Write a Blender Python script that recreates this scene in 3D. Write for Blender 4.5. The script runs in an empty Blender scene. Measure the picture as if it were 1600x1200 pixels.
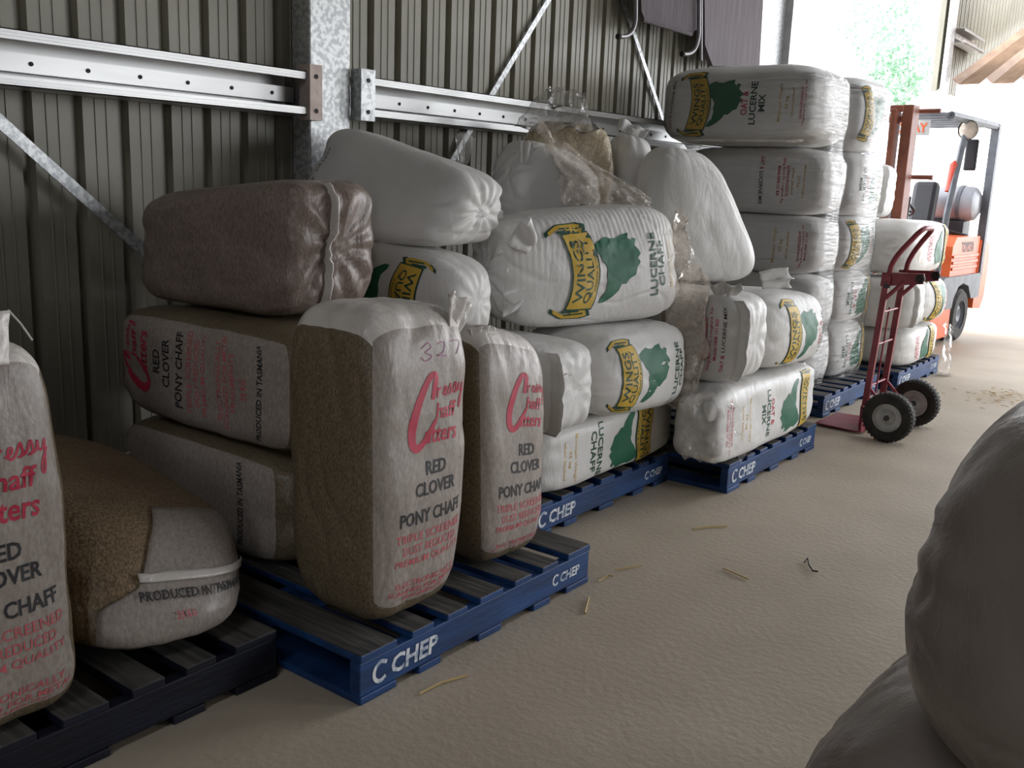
import bpy, bmesh, math, random
import numpy as np
from mathutils import Vector, Matrix
from mathutils.bvhtree import BVHTree
C = bpy.context.scene.collection
SC = bpy.context.scene
# ------------------------------------------------------------------ camera, world, sun, exposure
HCAM = 1.45
RW = np.array([[0.79354159, 0.15306787, -0.58894988],
               [0.60735794, -0.1395473, 0.78207601],
               [0.03752434, -0.97831323, -0.20370358]])   # rows: world X, Y, Z in camera axes (right, down, forward)
cam = bpy.data.cameras.new('camera')
cam.sensor_width = 36.0
cam.lens = 36.0 * 1520 / 1600
cam.clip_start = 0.02
camo = bpy.data.objects.new('camera', cam)
C.objects.link(camo)
camo.matrix_world = Matrix(((RW[0][0], -RW[0][1], -RW[0][2], 0),
                            (RW[1][0], -RW[1][1], -RW[1][2], 0),
                            (RW[2][0], -RW[2][1], -RW[2][2], HCAM),
                            (0, 0, 0, 1)))
SC.camera = camo
w = bpy.data.worlds.new('sky')
SC.world = w
w.use_nodes = True
bg = w.node_tree.nodes['Background']
bg.inputs[0].default_value = (0.93, 0.96, 1.0, 1)
bg.inputs[1].default_value = 1.0
def portal(name, loc, sx, sy, direction):
    l = bpy.data.lights.new(name, 'AREA')
    l.shape = 'RECTANGLE'; l.size = sx; l.size_y = sy
    l.cycles.is_portal = True
    o = bpy.data.objects.new(name, l); C.objects.link(o)
    o.location = loc
    o.rotation_euler = Vector(direction).to_track_quat('-Z', 'Y').to_euler()
portal('portal_door', (-3.62, 11.1, 2.1), 5.1, 4.3, (1, 0, 0))
portal('portal_end', (1.2, 14.5, 2.2), 9.6, 4.4, (0, -1, 0))
portal('portal_roof', (-0.5, -2.75, 4.59), 0.8, 3.5, (0, 0, -1))  # portals for the unseen roof and side openings, added for daylight
portal('portal_roof', (-0.5, 7.9, 4.59), 0.8, 3.2, (0, 0, -1))
portal('portal_side', (6.19, -7.3, 2), 1.4, 4, (-1, 0, 0))
portal('portal_side', (6.19, 8, 1.9), 4, 3.8, (-1, 0, 0))
SC.view_settings.view_transform = 'Standard'
SC.view_settings.look = 'None'
SC.view_settings.gamma = 1
SC.view_settings.use_curve_mapping = False
SC.view_settings.exposure = 2.92
cy = SC.cycles
cy.use_denoising = True
cy.max_bounces = 8
cy.diffuse_bounces = 5
cy.transparent_max_bounces = 16
cy.caustics_reflective = False
cy.caustics_refractive = False
cy.sample_clamp_indirect = 6

# ------------------------------------------------------------------ helpers
def onX(px, py, X):
    r = RW @ np.array([px - 800., py - 600., 1520.])
    return np.array([0, 0, HCAM]) + r * (X / r[0])
def onY(px, py, Y):
    r = RW @ np.array([px - 800., py - 600., 1520.])
    return np.array([0, 0, HCAM]) + r * (Y / r[1])
def onZ(px, py, z=0.0):
    r = RW @ np.array([px - 800., py - 600., 1520.])
    return np.array([0, 0, HCAM]) + r * ((z - HCAM) / r[2])

def hsh(ix, iy, iz, seed):
    n = (ix * 73856093) ^ (iy * 19349663) ^ (iz * 83492791) ^ (seed * 2654435761 % (1 << 31))
    n = (n ^ (n >> 13)) * 1274126177
    n = n & 0x7fffffff
    n = (n ^ (n >> 16)) & 0xffff
    return n / 65535.0
def vnoise(p, seed=0):
    p = np.asarray(p, float)
    i = np.floor(p).astype(np.int64); f = p - i
    u = f * f * (3 - 2 * f)
    r = 0
    for dx in (0, 1):
        for dy in (0, 1):
            for dz in (0, 1):
                wgt = (u[:, 0] if dx else 1 - u[:, 0]) * (u[:, 1] if dy else 1 - u[:, 1]) * (u[:, 2] if dz else 1 - u[:, 2])
                r = r + wgt * hsh(i[:, 0] + dx, i[:, 1] + dy, i[:, 2] + dz, seed)
    return r * 2 - 1
def fbm(p, seed=0, o=3):
    s = 0; a = 1; t = 0
    for k in range(o):
        s = s + a * vnoise(p * (2 ** k) + 17.3 * k, seed + k); t += a; a *= .5
    return s / t

def tag(o, label=None, cat=None, group=None, kind=None):
    if label: o['label'] = label
    if cat: o['category'] = cat
    if group: o['group'] = group
    if kind: o['kind'] = kind
    return o
def link(name, me, mats, parent=None, smooth=False):
    o = bpy.data.objects.new(name, me)
    C.objects.link(o)
    if mats is not None:
        for m in (mats if isinstance(mats, (list, tuple)) else [mats]):
            me.materials.append(m)
    if parent is not None: o.parent = parent
    if smooth:
        me.polygons.foreach_set('use_smooth', [True] * len(me.polygons))
    return o
def empty(name, loc=(0, 0, 0), rz=0):
    o = bpy.data.objects.new(name, None); C.objects.link(o)
    o.location = loc; o.rotation_euler = (0, 0, rz); o.empty_display_size = .1
    return o
def mesh(name, v, f):
    me = bpy.data.meshes.new(name)
    me.from_pydata([tuple(float(a) for a in q) for q in v], [], [tuple(int(a) for a in q) for q in f])
    me.update()
    return me
class MB:
    def __init__(s): s.v = []; s.f = []
    def add(s, v, f):
        b = len(s.v); s.v += [tuple(map(float, q)) for q in v]; s.f += [tuple(i + b for i in q) for q in f]
        return s
    def box(s, lo, hi, M=None, c=0.0):
        x0, y0, z0 = lo; x1, y1, z1 = hi
        bm = bmesh.new()
        bmesh.ops.create_cube(bm, size=1)
        for q in bm.verts:
            q.co = Vector((x0 + (q.co.x + .5) * (x1 - x0), y0 + (q.co.y + .5) * (y1 - y0), z0 + (q.co.z + .5) * (z1 - z0)))
        if c: bmesh.ops.bevel(bm, geom=list(bm.edges), offset=c, segments=2, affect='EDGES', profile=.5)
        if M is not None: bm.transform(M)
        bm.verts.ensure_lookup_table(); bm.verts.index_update()
        s.add([q.co[:] for q in bm.verts], [[q.index for q in fa.verts] for fa in bm.faces])
        bm.free()
        return s
    def prism(s, pts, a, b, axis='y', M=None):
        """polygon pts (2D) extruded along axis from a to b"""
        n = len(pts)
        def P(p, t): return {'y': (p[0], t, p[1]), 'x': (t, p[0], p[1]), 'z': (p[0], p[1], t)}[axis]
        v = [P(p, a) for p in pts] + [P(p, b) for p in pts]
        if M is not None: v = [tuple(M @ Vector(q)) for q in v]
        f = [tuple(range(n))[::-1], tuple(range(n, 2 * n))] + [(i, (i + 1) % n, n + (i + 1) % n, n + i) for i in range(n)]
        return s.add(v, f)
    def tube(s, pts, r, n=10, closed=False, flat=None):
        P = [Vector(p) for p in pts]; m = len(P); v = []; f = []
        up = Vector((0.13, .21, 1)).normalized()
        R = r if isinstance(r, (list, tuple)) else [r] * m
        N = None
        for i in range(m):
            if closed: d = P[(i + 1) % m] - P[i - 1]
            else: d = P[min(i + 1, m - 1)] - P[max(i - 1, 0)]
            d.normalize()
            if N is None:
                N = up.cross(d)
                if N.length < .1: N = Vector((1, 0, 0)).cross(d)
            N = (N - d * N.dot(d)).normalized()
            B = d.cross(N)
            for k in range(n):
                a = 2 * math.pi * k / n
                v.append(P[i] + (N * math.cos(a) + B * math.sin(a)) * R[i])
        for i in range(m if closed else m - 1):
            j = (i + 1) % m
            for k in range(n):
                l = (k + 1) % n
                f.append((i * n + k, i * n + l, j * n + l, j * n + k))
        if not closed:
            f.append(tuple(range(n))[::-1]); f.append(tuple((m - 1) * n + k for k in range(n)))
        return s.add(v, f)
    def lathe(s, prof, o, ax, n=32):
        """prof (r, h) revolved round axis ax through o"""
        ax = Vector(ax).normalized(); o = Vector(o)
        u = ax.orthogonal().normalized(); w_ = ax.cross(u)
        v = []; f = []; m = len(prof)
        for k in range(n):
            a = 2 * math.pi * k / n; d = u * math.cos(a) + w_ * math.sin(a)
            for r, h in prof: v.append(o + d * r + ax * h)
        for k in range(n):
            l = (k + 1) % n
            for i in range(m - 1):
                f.append((k * m + i, l * m + i, l * m + i + 1, k * m + i + 1))
        return s.add(v, f)
    def build(s, name, mat, parent=None, smooth=False):
        me = mesh(name, s.v, s.f)
        o = link(name, me, mat, parent, smooth)
        if smooth:
            try: me.set_sharp_from_angle(angle=math.radians(40))
            except Exception: pass
        return o
def arc(p0, p1, p2, n=6):
    """quadratic bezier points"""
    a, b, c = (np.array(p, float) for p in (p0, p1, p2))
    return [tuple((1 - t) ** 2 * a + 2 * t * (1 - t) * b + t * t * c) for t in np.linspace(0, 1, n)]

# ------------------------------------------------------------------ materials
def newmat(name):
    m = bpy.data.materials.new(name); m.use_nodes = True
    nt = m.node_tree
    return m, nt, nt.nodes['Principled BSDF'], nt.nodes, nt.links
def col(c): return (c[0], c[1], c[2], 1)
def noise_mat(name, c1, c2, scale=8, rough=.6, metal=0, bump=0, bscale=None, detail=4, stretch=(1, 1, 1), lo=.35, hi=.65, coord='Object', spec=.4, dist=.01):
    m, nt, b, N, L = newmat(name)
    tc = N.new('ShaderNodeTexCoord'); mp = N.new('ShaderNodeMapping')
    mp.inputs['Scale'].default_value = stretch
    L.new(tc.outputs[coord], mp.inputs[0])
    no = N.new('ShaderNodeTexNoise'); no.inputs['Scale'].default_value = scale; no.inputs['Detail'].default_value = detail
    L.new(mp.outputs[0], no.inputs['Vector'])
    cr = N.new('ShaderNodeValToRGB')
    cr.color_ramp.elements[0].position = lo; cr.color_ramp.elements[0].color = col(c1)
    cr.color_ramp.elements[1].position = hi; cr.color_ramp.elements[1].color = col(c2)
    L.new(no.outputs['Fac'], cr.inputs[0]); L.new(cr.outputs[0], b.inputs['Base Color'])
    b.inputs['Roughness'].default_value = rough; b.inputs['Metallic'].default_value = metal
    b.inputs['Specular IOR Level'].default_value = spec
    if bump:
        n2 = N.new('ShaderNodeTexNoise'); n2.inputs['Scale'].default_value = bscale or scale * 3; n2.inputs['Detail'].default_value = 6
        L.new(mp.outputs[0], n2.inputs['Vector'])
        bp = N.new('ShaderNodeBump'); bp.inputs['Strength'].default_value = bump; bp.inputs['Distance'].default_value = dist
        L.new(n2.outputs['Fac'], bp.inputs['Height']); L.new(bp.outputs[0], b.inputs['Normal'])
    return m
def plain(name, c, rough=.5, metal=0, spec=.4):
    return noise_mat(name, [a * .93 for a in c], [min(1, a * 1.05) for a in c], 20, rough, metal, spec=spec)
def bag_mat(name, c1, c2, rough=.45, bump=.35, fine=110, chaff=None, spec=.4, wr=14):
    """woven bag skin: colour mottling, weave and small creases; chaff = (dark, light, amount) shows the cut straw inside"""
    m, nt, b, N, L = newmat(name)
    tc = N.new('ShaderNodeTexCoord')
    n1 = N.new('ShaderNodeTexNoise'); n1.inputs['Scale'].default_value = 5; n1.inputs['Detail'].default_value = 5
    L.new(tc.outputs['Object'], n1.inputs['Vector'])
    cr = N.new('ShaderNodeValToRGB')
    cr.color_ramp.elements[0].position = .3; cr.color_ramp.elements[0].color = col(c1)
    cr.color_ramp.elements[1].position = .7; cr.color_ramp.elements[1].color = col(c2)
    L.new(n1.outputs['Fac'], cr.inputs[0])
    out = cr.outputs[0]
    if chaff:
        mp = N.new('ShaderNodeMapping'); mp.inputs['Scale'].default_value = (1, 1, .45); mp.inputs['Rotation'].default_value = (.5, .8, .3)
        L.new(tc.outputs['Object'], mp.inputs[0])
        v = N.new('ShaderNodeTexNoise'); v.inputs['Scale'].default_value = fine; v.inputs['Detail'].default_value = 3
        L.new(mp.outputs[0], v.inputs['Vector'])
        c3 = N.new('ShaderNodeValToRGB')
        c3.color_ramp.elements[0].position = .36; c3.color_ramp.elements[0].color = col(chaff[0])
        c3.color_ramp.elements[1].position = .66; c3.color_ramp.elements[1].color = col(chaff[1])
        L.new(v.outputs['Fac'], c3.inputs[0])
        mx = N.new('ShaderNodeMix'); mx.data_type = 'RGBA'; mx.inputs['Factor'].default_value = chaff[2]
        L.new(out, mx.inputs['A']); L.new(c3.outputs[0], mx.inputs['B'])
        out = mx.outputs['Result']
    L.new(out, b.inputs['Base Color'])
    b.inputs['Roughness'].default_value = rough
    b.inputs['Specular IOR Level'].default_value = spec
    # creases: stretched ridged noise
    mp2 = N.new('ShaderNodeMapping'); mp2.inputs['Scale'].default_value = (1, 1, .5); mp2.inputs['Rotation'].default_value = (.3, .4, .9)
    L.new(tc.outputs['Object'], mp2.inputs[0])
    n2 = N.new('ShaderNodeTexNoise'); n2.inputs['Scale'].default_value = wr; n2.inputs['Detail'].default_value = 4; n2.inputs['Distortion'].default_value = .8
    L.new(mp2.outputs[0], n2.inputs['Vector'])
    n3 = N.new('ShaderNodeTexNoise'); n3.inputs['Scale'].default_value = 160; n3.inputs['Detail'].default_value = 2
    L.new(tc.outputs['Object'], n3.inputs['Vector'])
    ma = N.new('ShaderNodeMath'); ma.operation = 'MULTIPLY_ADD'; ma.inputs[1].default_value = .08
    L.new(n3.outputs['Fac'], ma.inputs[0]); L.new(n2.outputs['Fac'], ma.inputs[2])
    bp = N.new('ShaderNodeBump'); bp.inputs['Strength'].default_value = bump; bp.inputs['Distance'].default_value = .03
    L.new(ma.outputs[0], bp.inputs['Height']); L.new(bp.outputs[0], b.inputs['Normal'])
    return m
def film_mat(name, tint=(1, 1, 1), body=(.8, .76, .7), milk=.2, gloss=.35, rough=.12, bump=.5, scale=(6, 6, 6), freq=6):
    """thin clear plastic: see-through, a little milky, glossy in its creases"""
    m, nt, b, N, L = newmat(name)
    N.remove(b)
    out = N['Material Output']
    tr = N.new('ShaderNodeBsdfTransparent'); tr.inputs[0].default_value = col(tint)
    df = N.new('ShaderNodeBsdfDiffuse'); df.inputs[0].default_value = col(body)
    tl = N.new('ShaderNodeBsdfTranslucent'); tl.inputs[0].default_value = col(body)
    gl = N.new('ShaderNodeBsdfGlossy'); gl.inputs[0].default_value = (1, 1, 1, 1); gl.inputs['Roughness'].default_value = rough
    tc = N.new('ShaderNodeTexCoord'); mp = N.new('ShaderNodeMapping'); mp.inputs['Scale'].default_value = scale
    L.new(tc.outputs['Object'], mp.inputs[0])
    no = N.new('ShaderNodeTexNoise'); no.inputs['Scale'].default_value = freq; no.inputs['Detail'].default_value = 4; no.inputs['Distortion'].default_value = 1
    L.new(mp.outputs[0], no.inputs['Vector'])
    bp = N.new('ShaderNodeBump'); bp.inputs['Strength'].default_value = bump; bp.inputs['Distance'].default_value = .02
    L.new(no.outputs['Fac'], bp.inputs['Height'])
    L.new(bp.outputs[0], gl.inputs['Normal'])
    ad = N.new('ShaderNodeMixShader'); ad.inputs[0].default_value = .4
    L.new(df.outputs[0], ad.inputs[1]); L.new(tl.outputs[0], ad.inputs[2])
    m1 = N.new('ShaderNodeMixShader')
    mr = N.new('ShaderNodeMapRange'); mr.inputs['From Min'].default_value = .3; mr.inputs['From Max'].default_value = .75
    mr.inputs['To Min'].default_value = milk * .5; mr.inputs['To Max'].default_value = milk * 1.6
    L.new(no.outputs['Fac'], mr.inputs['Value']); L.new(mr.outputs[0], m1.inputs[0])
    L.new(tr.outputs[0], m1.inputs[1]); L.new(ad.outputs[0], m1.inputs[2])
    fr = N.new('ShaderNodeLayerWeight'); fr.inputs['Blend'].default_value = gloss
    L.new(bp.outputs[0], fr.inputs['Normal'])
    m2 = N.new('ShaderNodeMixShader'); L.new(fr.outputs['Fresnel'], m2.inputs[0])
    L.new(m1.outputs[0], m2.inputs[1]); L.new(gl.outputs[0], m2.inputs[2])
    L.new(m2.outputs[0], out.inputs['Surface'])
    return m
M = {}
M['floor'] = noise_mat('concrete', (.42, .355, .275), (.52, .445, .355), 1.6, .7, bump=.25, bscale=40, detail=9, lo=.3, hi=.7, spec=.25)
M['ground'] = noise_mat('pale_ground', (.55, .53, .5), (.68, .66, .63), 1, .8)
M['sheet'] = noise_mat('cream_sheet_steel', (.24, .225, .175), (.28, .265, .21), 3, .42, spec=.5)
M['galv'] = noise_mat('galvanised_steel', (.36, .37, .38), (.58, .59, .59), 45, .38, .55, detail=2, lo=.42, hi=.58)
M['galv2'] = noise_mat('galvanised_rail', (.52, .52, .52), (.62, .62, .61), 12, .36, .5, stretch=(1, .1, 1))
M['cleat'] = noise_mat('primed_cleat', (.45, .36, .32), (.55, .46, .42), 30, .6, .2)
M['dark'] = plain('dark_metal', (.05, .05, .055), .5)
M['hole'] = plain('bolt_dark', (.03, .03, .03), .7)
M['roof'] = noise_mat('roof_steel', (.16, .155, .15), (.20, .195, .19), 4, .6)
M['far_wall'] = noise_mat('dark_steel_wall', (.13, .125, .11), (.17, .165, .15), 3, .6)  # kept dark so the unseen walls bounce little light
M['white_bag'] = bag_mat('white_woven_bag', (.68, .665, .645), (.76, .745, .725), .42, .22)
M['white_bag_bright'] = bag_mat('brightened_white_woven_bag', (.82, .81, .80), (.88, .87, .86), .42, .2)  # lighter copy of the white bag, offsets dim light on the wrapped stack
M['white_bag_dusty'] = bag_mat('dusty_white_bag', (.62, .58, .53), (.75, .73, .70), .45, .35)
M['film_front'] = bag_mat('milky_print_panel', (.33, .29, .27), (.40, .355, .335), .36, .16, 120, ((.22, .17, .12), (.46, .40, .345), .4), spec=.5)
M['chaff_side'] = bag_mat('chaff_seen_through_gusset', (.16, .125, .085), (.23, .185, .13), .4, .2, 230, ((.07, .052, .03), (.26, .20, .125), .7), spec=.45)
M['chaff_brown'] = bag_mat('brown_chaff_through_film', (.20, .14, .09), (.28, .205, .135), .4, .3, 170, ((.11, .07, .035), (.42, .31, .19), .65), spec=.4)
M['grey_bag'] = bag_mat('dark_taupe_bag', (.175, .145, .13), (.22, .185, .165), .28, .35, wr=7, spec=.5)
M['taupe_chaff'] = bag_mat('taupe_film_over_chaff', (.20, .155, .135), (.26, .205, .18), .36, .3, 140, ((.13, .09, .07), (.34, .27, .23), .45), spec=.5)
M['gold'] = bag_mat('golden_chaff_bag', (.48, .39, .27), (.60, .50, .36), .3, .5, 120, ((.36, .26, .14), (.80, .70, .52), .6), spec=.6)
M['film'] = film_mat('clear_film', milk=.22, body=(.88, .85, .82), gloss=.22, bump=.35, scale=(3, 3, 3))
M['film_tan'] = film_mat('tan_crumpled_film', tint=(.97, .92, .87), body=(.88, .78, .68), milk=.40, gloss=.4, bump=.8, freq=5)
M['wrap'] = film_mat('stretch_wrap', milk=.05, body=(1, 1, 1), gloss=.2, rough=.14, bump=.9, scale=(.7, .7, 9), freq=5)
M['seam'] = bag_mat('milky_seam_film', (.62, .57, .53), (.74, .70, .66), .28, .4, spec=.6)
M['red'] = plain('red_ink', (.52, .035, .075), .5)
M['red2'] = plain('faded_red_ink', (.60, .14, .16), .5)
M['black'] = plain('black_ink', (.035, .035, .04), .5)
M['green'] = plain('green_ink', (.015, .13, .07), .5)
M['darkgreen'] = plain('dark_green_ink', (.02, .075, .05), .5)
M['yellow'] = plain('yellow_ink', (.66, .43, .06), .5)
M['ochre'] = plain('ochre_ink', (.66, .47, .17), .5)
M['pencil'] = plain('purple_marker', (.40, .16, .30), .6)
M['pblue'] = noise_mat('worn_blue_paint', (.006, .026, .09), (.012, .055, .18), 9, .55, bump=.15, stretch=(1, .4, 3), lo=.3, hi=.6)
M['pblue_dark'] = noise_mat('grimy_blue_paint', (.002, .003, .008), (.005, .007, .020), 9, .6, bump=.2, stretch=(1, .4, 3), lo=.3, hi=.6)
M['pwood'] = noise_mat('weathered_board_top', (.035, .035, .035), (.11, .10, .09), 14, .8, bump=.3, stretch=(.3, 3, 1))
M['stencil'] = noise_mat('worn_white_stencil', (.30, .36, .46), (.72, .74, .76), 30, .7, lo=.4, hi=.55)
M['truck_red'] = noise_mat('maroon_paint', (.22, .03, .045), (.29, .05, .065), 12, .4)
M['rubber'] = noise_mat('tyre_rubber', (.018, .017, .016), (.04, .036, .032), 20, .75, bump=.3)
M['rim'] = noise_mat('grey_rim', (.42, .42, .42), (.55, .55, .54), 14, .5, .1)
M['orange'] = noise_mat('orange_forklift_paint', (.62, .10, .025), (.75, .15, .045), 6, .4)
M['rust'] = noise_mat('mast_orange_brown', (.17, .055, .03), (.26, .085, .05), 8, .5)
M['fork_grey'] = noise_mat('forklift_grey', (.10, .11, .13), (.15, .16, .18), 8, .5)
M['fork_black'] = plain('forklift_black', (.025, .025, .03), .5)
M['tank'] = noise_mat('gas_tank_grey', (.35, .36, .40), (.45, .46, .50), 5, .4, .2)
M['lens'] = noise_mat('lamp_lens', (.5, .42, .36), (.75, .66, .55), 9, .15, .2)
M['fabric'] = noise_mat('dark_purple_fabric', (.10, .085, .095), (.14, .12, .13), 10, .8, stretch=(1, 4, .4))
M['board'] = noise_mat('dark_stained_board', (.12, .10, .115), (.17, .145, .16), 6, .7, stretch=(1, 9, .5))
M['tubes'] = plain('tube_grey', (.22, .21, .22), .4, .6)
M['straw'] = plain('straw', (.55, .40, .18), .7)
M['awning'] = noise_mat('rusty_awning_sheet', (.30, .18, .115), (.42, .27, .18), 5, .5, stretch=(2, .3, 1))
M['leaf'] = noise_mat('paled_tree_leaf', (.16, .30, .19), (.34, .50, .36), 3, .5)  # green lightened to put overexposed haze into the colour
M['bark'] = plain('bark', (.18, .14, .1), .9)
M['cord'] = plain('white_twine', (.6, .58, .55), .7)
M['scarlet'] = plain('sign_red', (.6, .08, .05), .5)
# ------------------------------------------------------------------ flat print: shapes in print metres (x across, y up), later laid on a bag face
_tc = {}
def text_mesh(s, off=.015):
    k = (s, off)
    if k not in _tc:
        cu = bpy.data.curves.new('t', 'FONT'); cu.body = s; cu.size = 1; cu.offset = off; cu.resolution_u = 2
        cu.align_x = 'CENTER'
        o = bpy.data.objects.new('t', cu); C.objects.link(o)
        me = bpy.data.meshes.new_from_object(o)
        v = np.array([q.co[:2] for q in me.vertices], float).reshape(-1, 2)
        f = [tuple(p.vertices) for p in me.polygons]
        bpy.data.objects.remove(o); bpy.data.curves.remove(cu); bpy.data.meshes.remove(me)
        if len(v):
            lo, hi = v.min(0), v.max(0)
            v = (v - (lo + hi) / 2) / np.maximum(hi - lo, 1e-6)
        _tc[k] = (v, f)
    return _tc[k]
def T(s, x, y, w, h, c, off=.018, shear=0, smile=0, layer=0):
    v, f = text_mesh(s, off)
    v = v * (w, h)
    v = v + np.c_[v[:, 1] * shear, v[:, 0] * 0]
    return [v + (x, y), f, c, layer, smile]
def stroke(pts, r, c, sub=6, layer=0):
    """ribbon through points; r: half width (number or list)"""
    P = np.array(pts, float); n = len(P)
    R = np.array(r if isinstance(r, (list, tuple)) else [r] * n, float)
    if sub > 1 and n > 2:
        Q = []; S = []
        for i in range(n - 1):
            p0 = P[max(i - 1, 0)]; p1 = P[i]; p2 = P[i + 1]; p3 = P[min(i + 2, n - 1)]
            for t in np.arange(sub) / sub:
                Q.append(.5 * ((2 * p1) + (p2 - p0) * t + (2 * p0 - 5 * p1 + 4 * p2 - p3) * t * t + (3 * p1 - p0 - 3 * p2 + p3) * t ** 3))
                S.append(R[i] * (1 - t) + R[i + 1] * t)
        Q.append(P[-1]); S.append(R[-1]); P = np.array(Q); R = np.array(S)
    d = np.gradient(P, axis=0); d /= np.maximum(np.linalg.norm(d, axis=1)[:, None], 1e-9)
    nr = np.c_[-d[:, 1], d[:, 0]]
    v = np.r_[P + nr * R[:, None], P - nr * R[:, None]]; m = len(P)
    return [v, [(i, i + 1, m + i + 1, m + i) for i in range(m - 1)], c, layer, 0]
def poly(pts, c, layer=0, smile=0):
    v = np.array(pts, float)
    return [v, [tuple(range(len(v)))], c, layer, smile]
def moved(items, dx, dy, k=1.0):
    return [[v * k + (dx, dy), f, c, l, tuple(q * k for q in s) if s else 0] for v, f, c, l, s in items]

def cressy(x, y, k=1.0):
    """big C with three words; about .34 wide, .27 high, centred on x, y"""
    it = []
    it.append(stroke([(-.010, .045), (.004, .095), (.010, .125), (-.002, .140), (-.03, .120), (-.075, .045), (-.108, -.035), (-.114, -.095), (-.095, -.125), (-.06, -.115), (-.02, -.070), (.008, -.03)],
                     [.008, .013, .014, .012, .013, .017, .020, .019, .016, .013, .011, .007], 'red', 8))
    X, Y, k2 = .012, .048, .036
    def S(pts, r=.0036): it.append(stroke([(X + a * k2 * 1.25, Y + b * k2 + .012 * a * .45) for a, b in pts], r, 'red', 5))
    S([(.02, 0), (.10, .5), (.20, 1.0), (.28, .78), (.44, .86), (.58, .98)])
    S([(.72, .28), (1.15, .5), (1.2, .85), (1.02, .9), (.92, .5), (1.0, .08), (1.25, .08), (1.45, .4)])
    S([(1.45, .3), (1.75, 1.05), (1.85, .7), (1.86, .25), (1.65, .0), (1.55, .1)])
    S([(1.8, .05), (2.1, .3), (2.4, 1.05), (2.5, .7), (2.5, .25), (2.3, .0), (2.2, .1)])
    S([(2.45, .05), (2.75, .3), (2.9, .95), (2.9, .4), (3.02, .15), (3.25, .3), (3.5, 1.0), (3.4, .0), (3.25, -1.3), (3.05, -1.7), (2.98, -1.3), (3.15, -.6), (3.6, .3)])
    it.append(T('haff', .068, .000, .115, .060, 'red', .018, .12))
    it.append(T('utters', .040, -.088, .175, .056, 'red', .018, .12))
    return moved(it, x, y, k)

TREE = [(735, 525), (765, 505), (800, 488), (830, 500), (862, 500), (890, 486), (936, 478), (930, 505), (948, 520), (958, 505), (978, 515), (965, 545), (985, 570), (998, 590), (978, 612), (992, 632), (975, 660), (962, 700), (935, 712), (905, 742), (880, 740), (862, 772), (830, 800), (800, 818), (775, 832), (748, 830), (760, 805), (790, 770), (802, 720), (798, 690), (806, 655), (796, 630), (780, 612), (765, 580), (745, 560)]
def tree(y, k=1.0, c='green'):
    # photo of the mark lies on its side: left there is up here
    v = np.array(TREE, float)
    x = -(v[:, 1] - 655) / 350 * .27; yy = -(v[:, 0] - 866) / 260 * .245
    return moved([poly(np.c_[x, yy], c)], 0, y, k)
def banner(y, k=1.0):
    it = []
    W, H, a = .15, .062, .045
    def band(m, c, l):
        xs = np.linspace(-W - m, W + m, 13)
        top = [(x, H + m + a * (x / W) ** 2 - a * .5) for x in xs]
        bot = [(x * 1.02, -H - m + a * (x / W) ** 2 - a * .5) for x in xs]
        v = np.array(top + bot); n = len(xs)
        it.append([v, [(i, n + i, n + i + 1, i + 1) for i in range(n - 1)], c, l, 0])
    for sgn in (-1, 1):
        tail = np.array([(.135, .065), (.175, .06), (.178, .115), (.150, .155), (.172, .165), (.205, .12), (.205, .02), (.19, -.03), (.15, -.02)]) * (sgn, 1)
        cen = tail.mean(0)
        it.append(poly(cen + (tail - cen) * 1.10, 'darkgreen', 0))
        it.append(poly(cen + (tail - cen) * .90, 'yellow', 1))
        it.append(stroke(np.array([(.160, .02), (.166, .11)]) * (sgn, 1), .006, 'darkgreen', 1, 2))
        it.append(stroke(np.array([(.175, .0), (.183, .10)]) * (sgn, 1), .004, 'darkgreen', 1, 2))
    band(.007, 'darkgreen', 2); band(0, 'yellow', 3)
    for s, yy, hh, ww in (('WINGS', .026, .042, .25), ('QUALITY', -.022, .040, .26), ('CHAFF & HAY', -.052, .010, .17)):
        v, f = text_mesh(s, .012)
        it.append([v * (ww, hh) + (0, yy), f, 'darkgreen', 4, (a, W, -a * .5)])
    return moved(it, 0, y, k)
def lines(y, rows, c, w, h, gap, off=.008, x=0):
    mx = max(len(r) for r in rows)
    return [T(r, x, y - i * gap, w * len(r) / mx, h, c, off) for i, r in enumerate(rows)]
def name_block(kind, y):
    if kind == 'lucerne': return [T('LUCERNE', 0, y + .028, .26, .044, 'darkgreen', .02), T('CHAFF', .0, y - .030, .19, .044, 'darkgreen', .02)]
    if kind == 'oat': return [T('OAT &', 0, y + .055, .14, .042, 'red', .02), T('LUCERNE', 0, y, .25, .042, 'darkgreen', .02), T('MIX', 0, y - .055, .10, .042, 'darkgreen', .02)]
    return [T('OATEN', 0, y + .028, .20, .044, 'red', .02), T('CHAFF', 0, y - .030, .19, .044, 'red', .02)]
ADDR = ['GROWN & PROCESSED BY', 'Wing Rural P/L, Longford, Tas.', 'Mobile 0408 131 820']
def strip_text(kind, y, h=.028, w=.33):
    if kind == 'oat': return [T('OAT &', -w * .34, y, w * .26, h, 'red', .012), T('LUCERNE MIX', w * .16, y, w * .66, h, 'black', .012)]
    if kind == 'lucerne': return [T('LUCERNE  CHAFF', 0, y, w, h, 'black', .012)]
    return [T('OATEN CHAFF', 0, y, w * .8, h, 'red', .02)]
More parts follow.
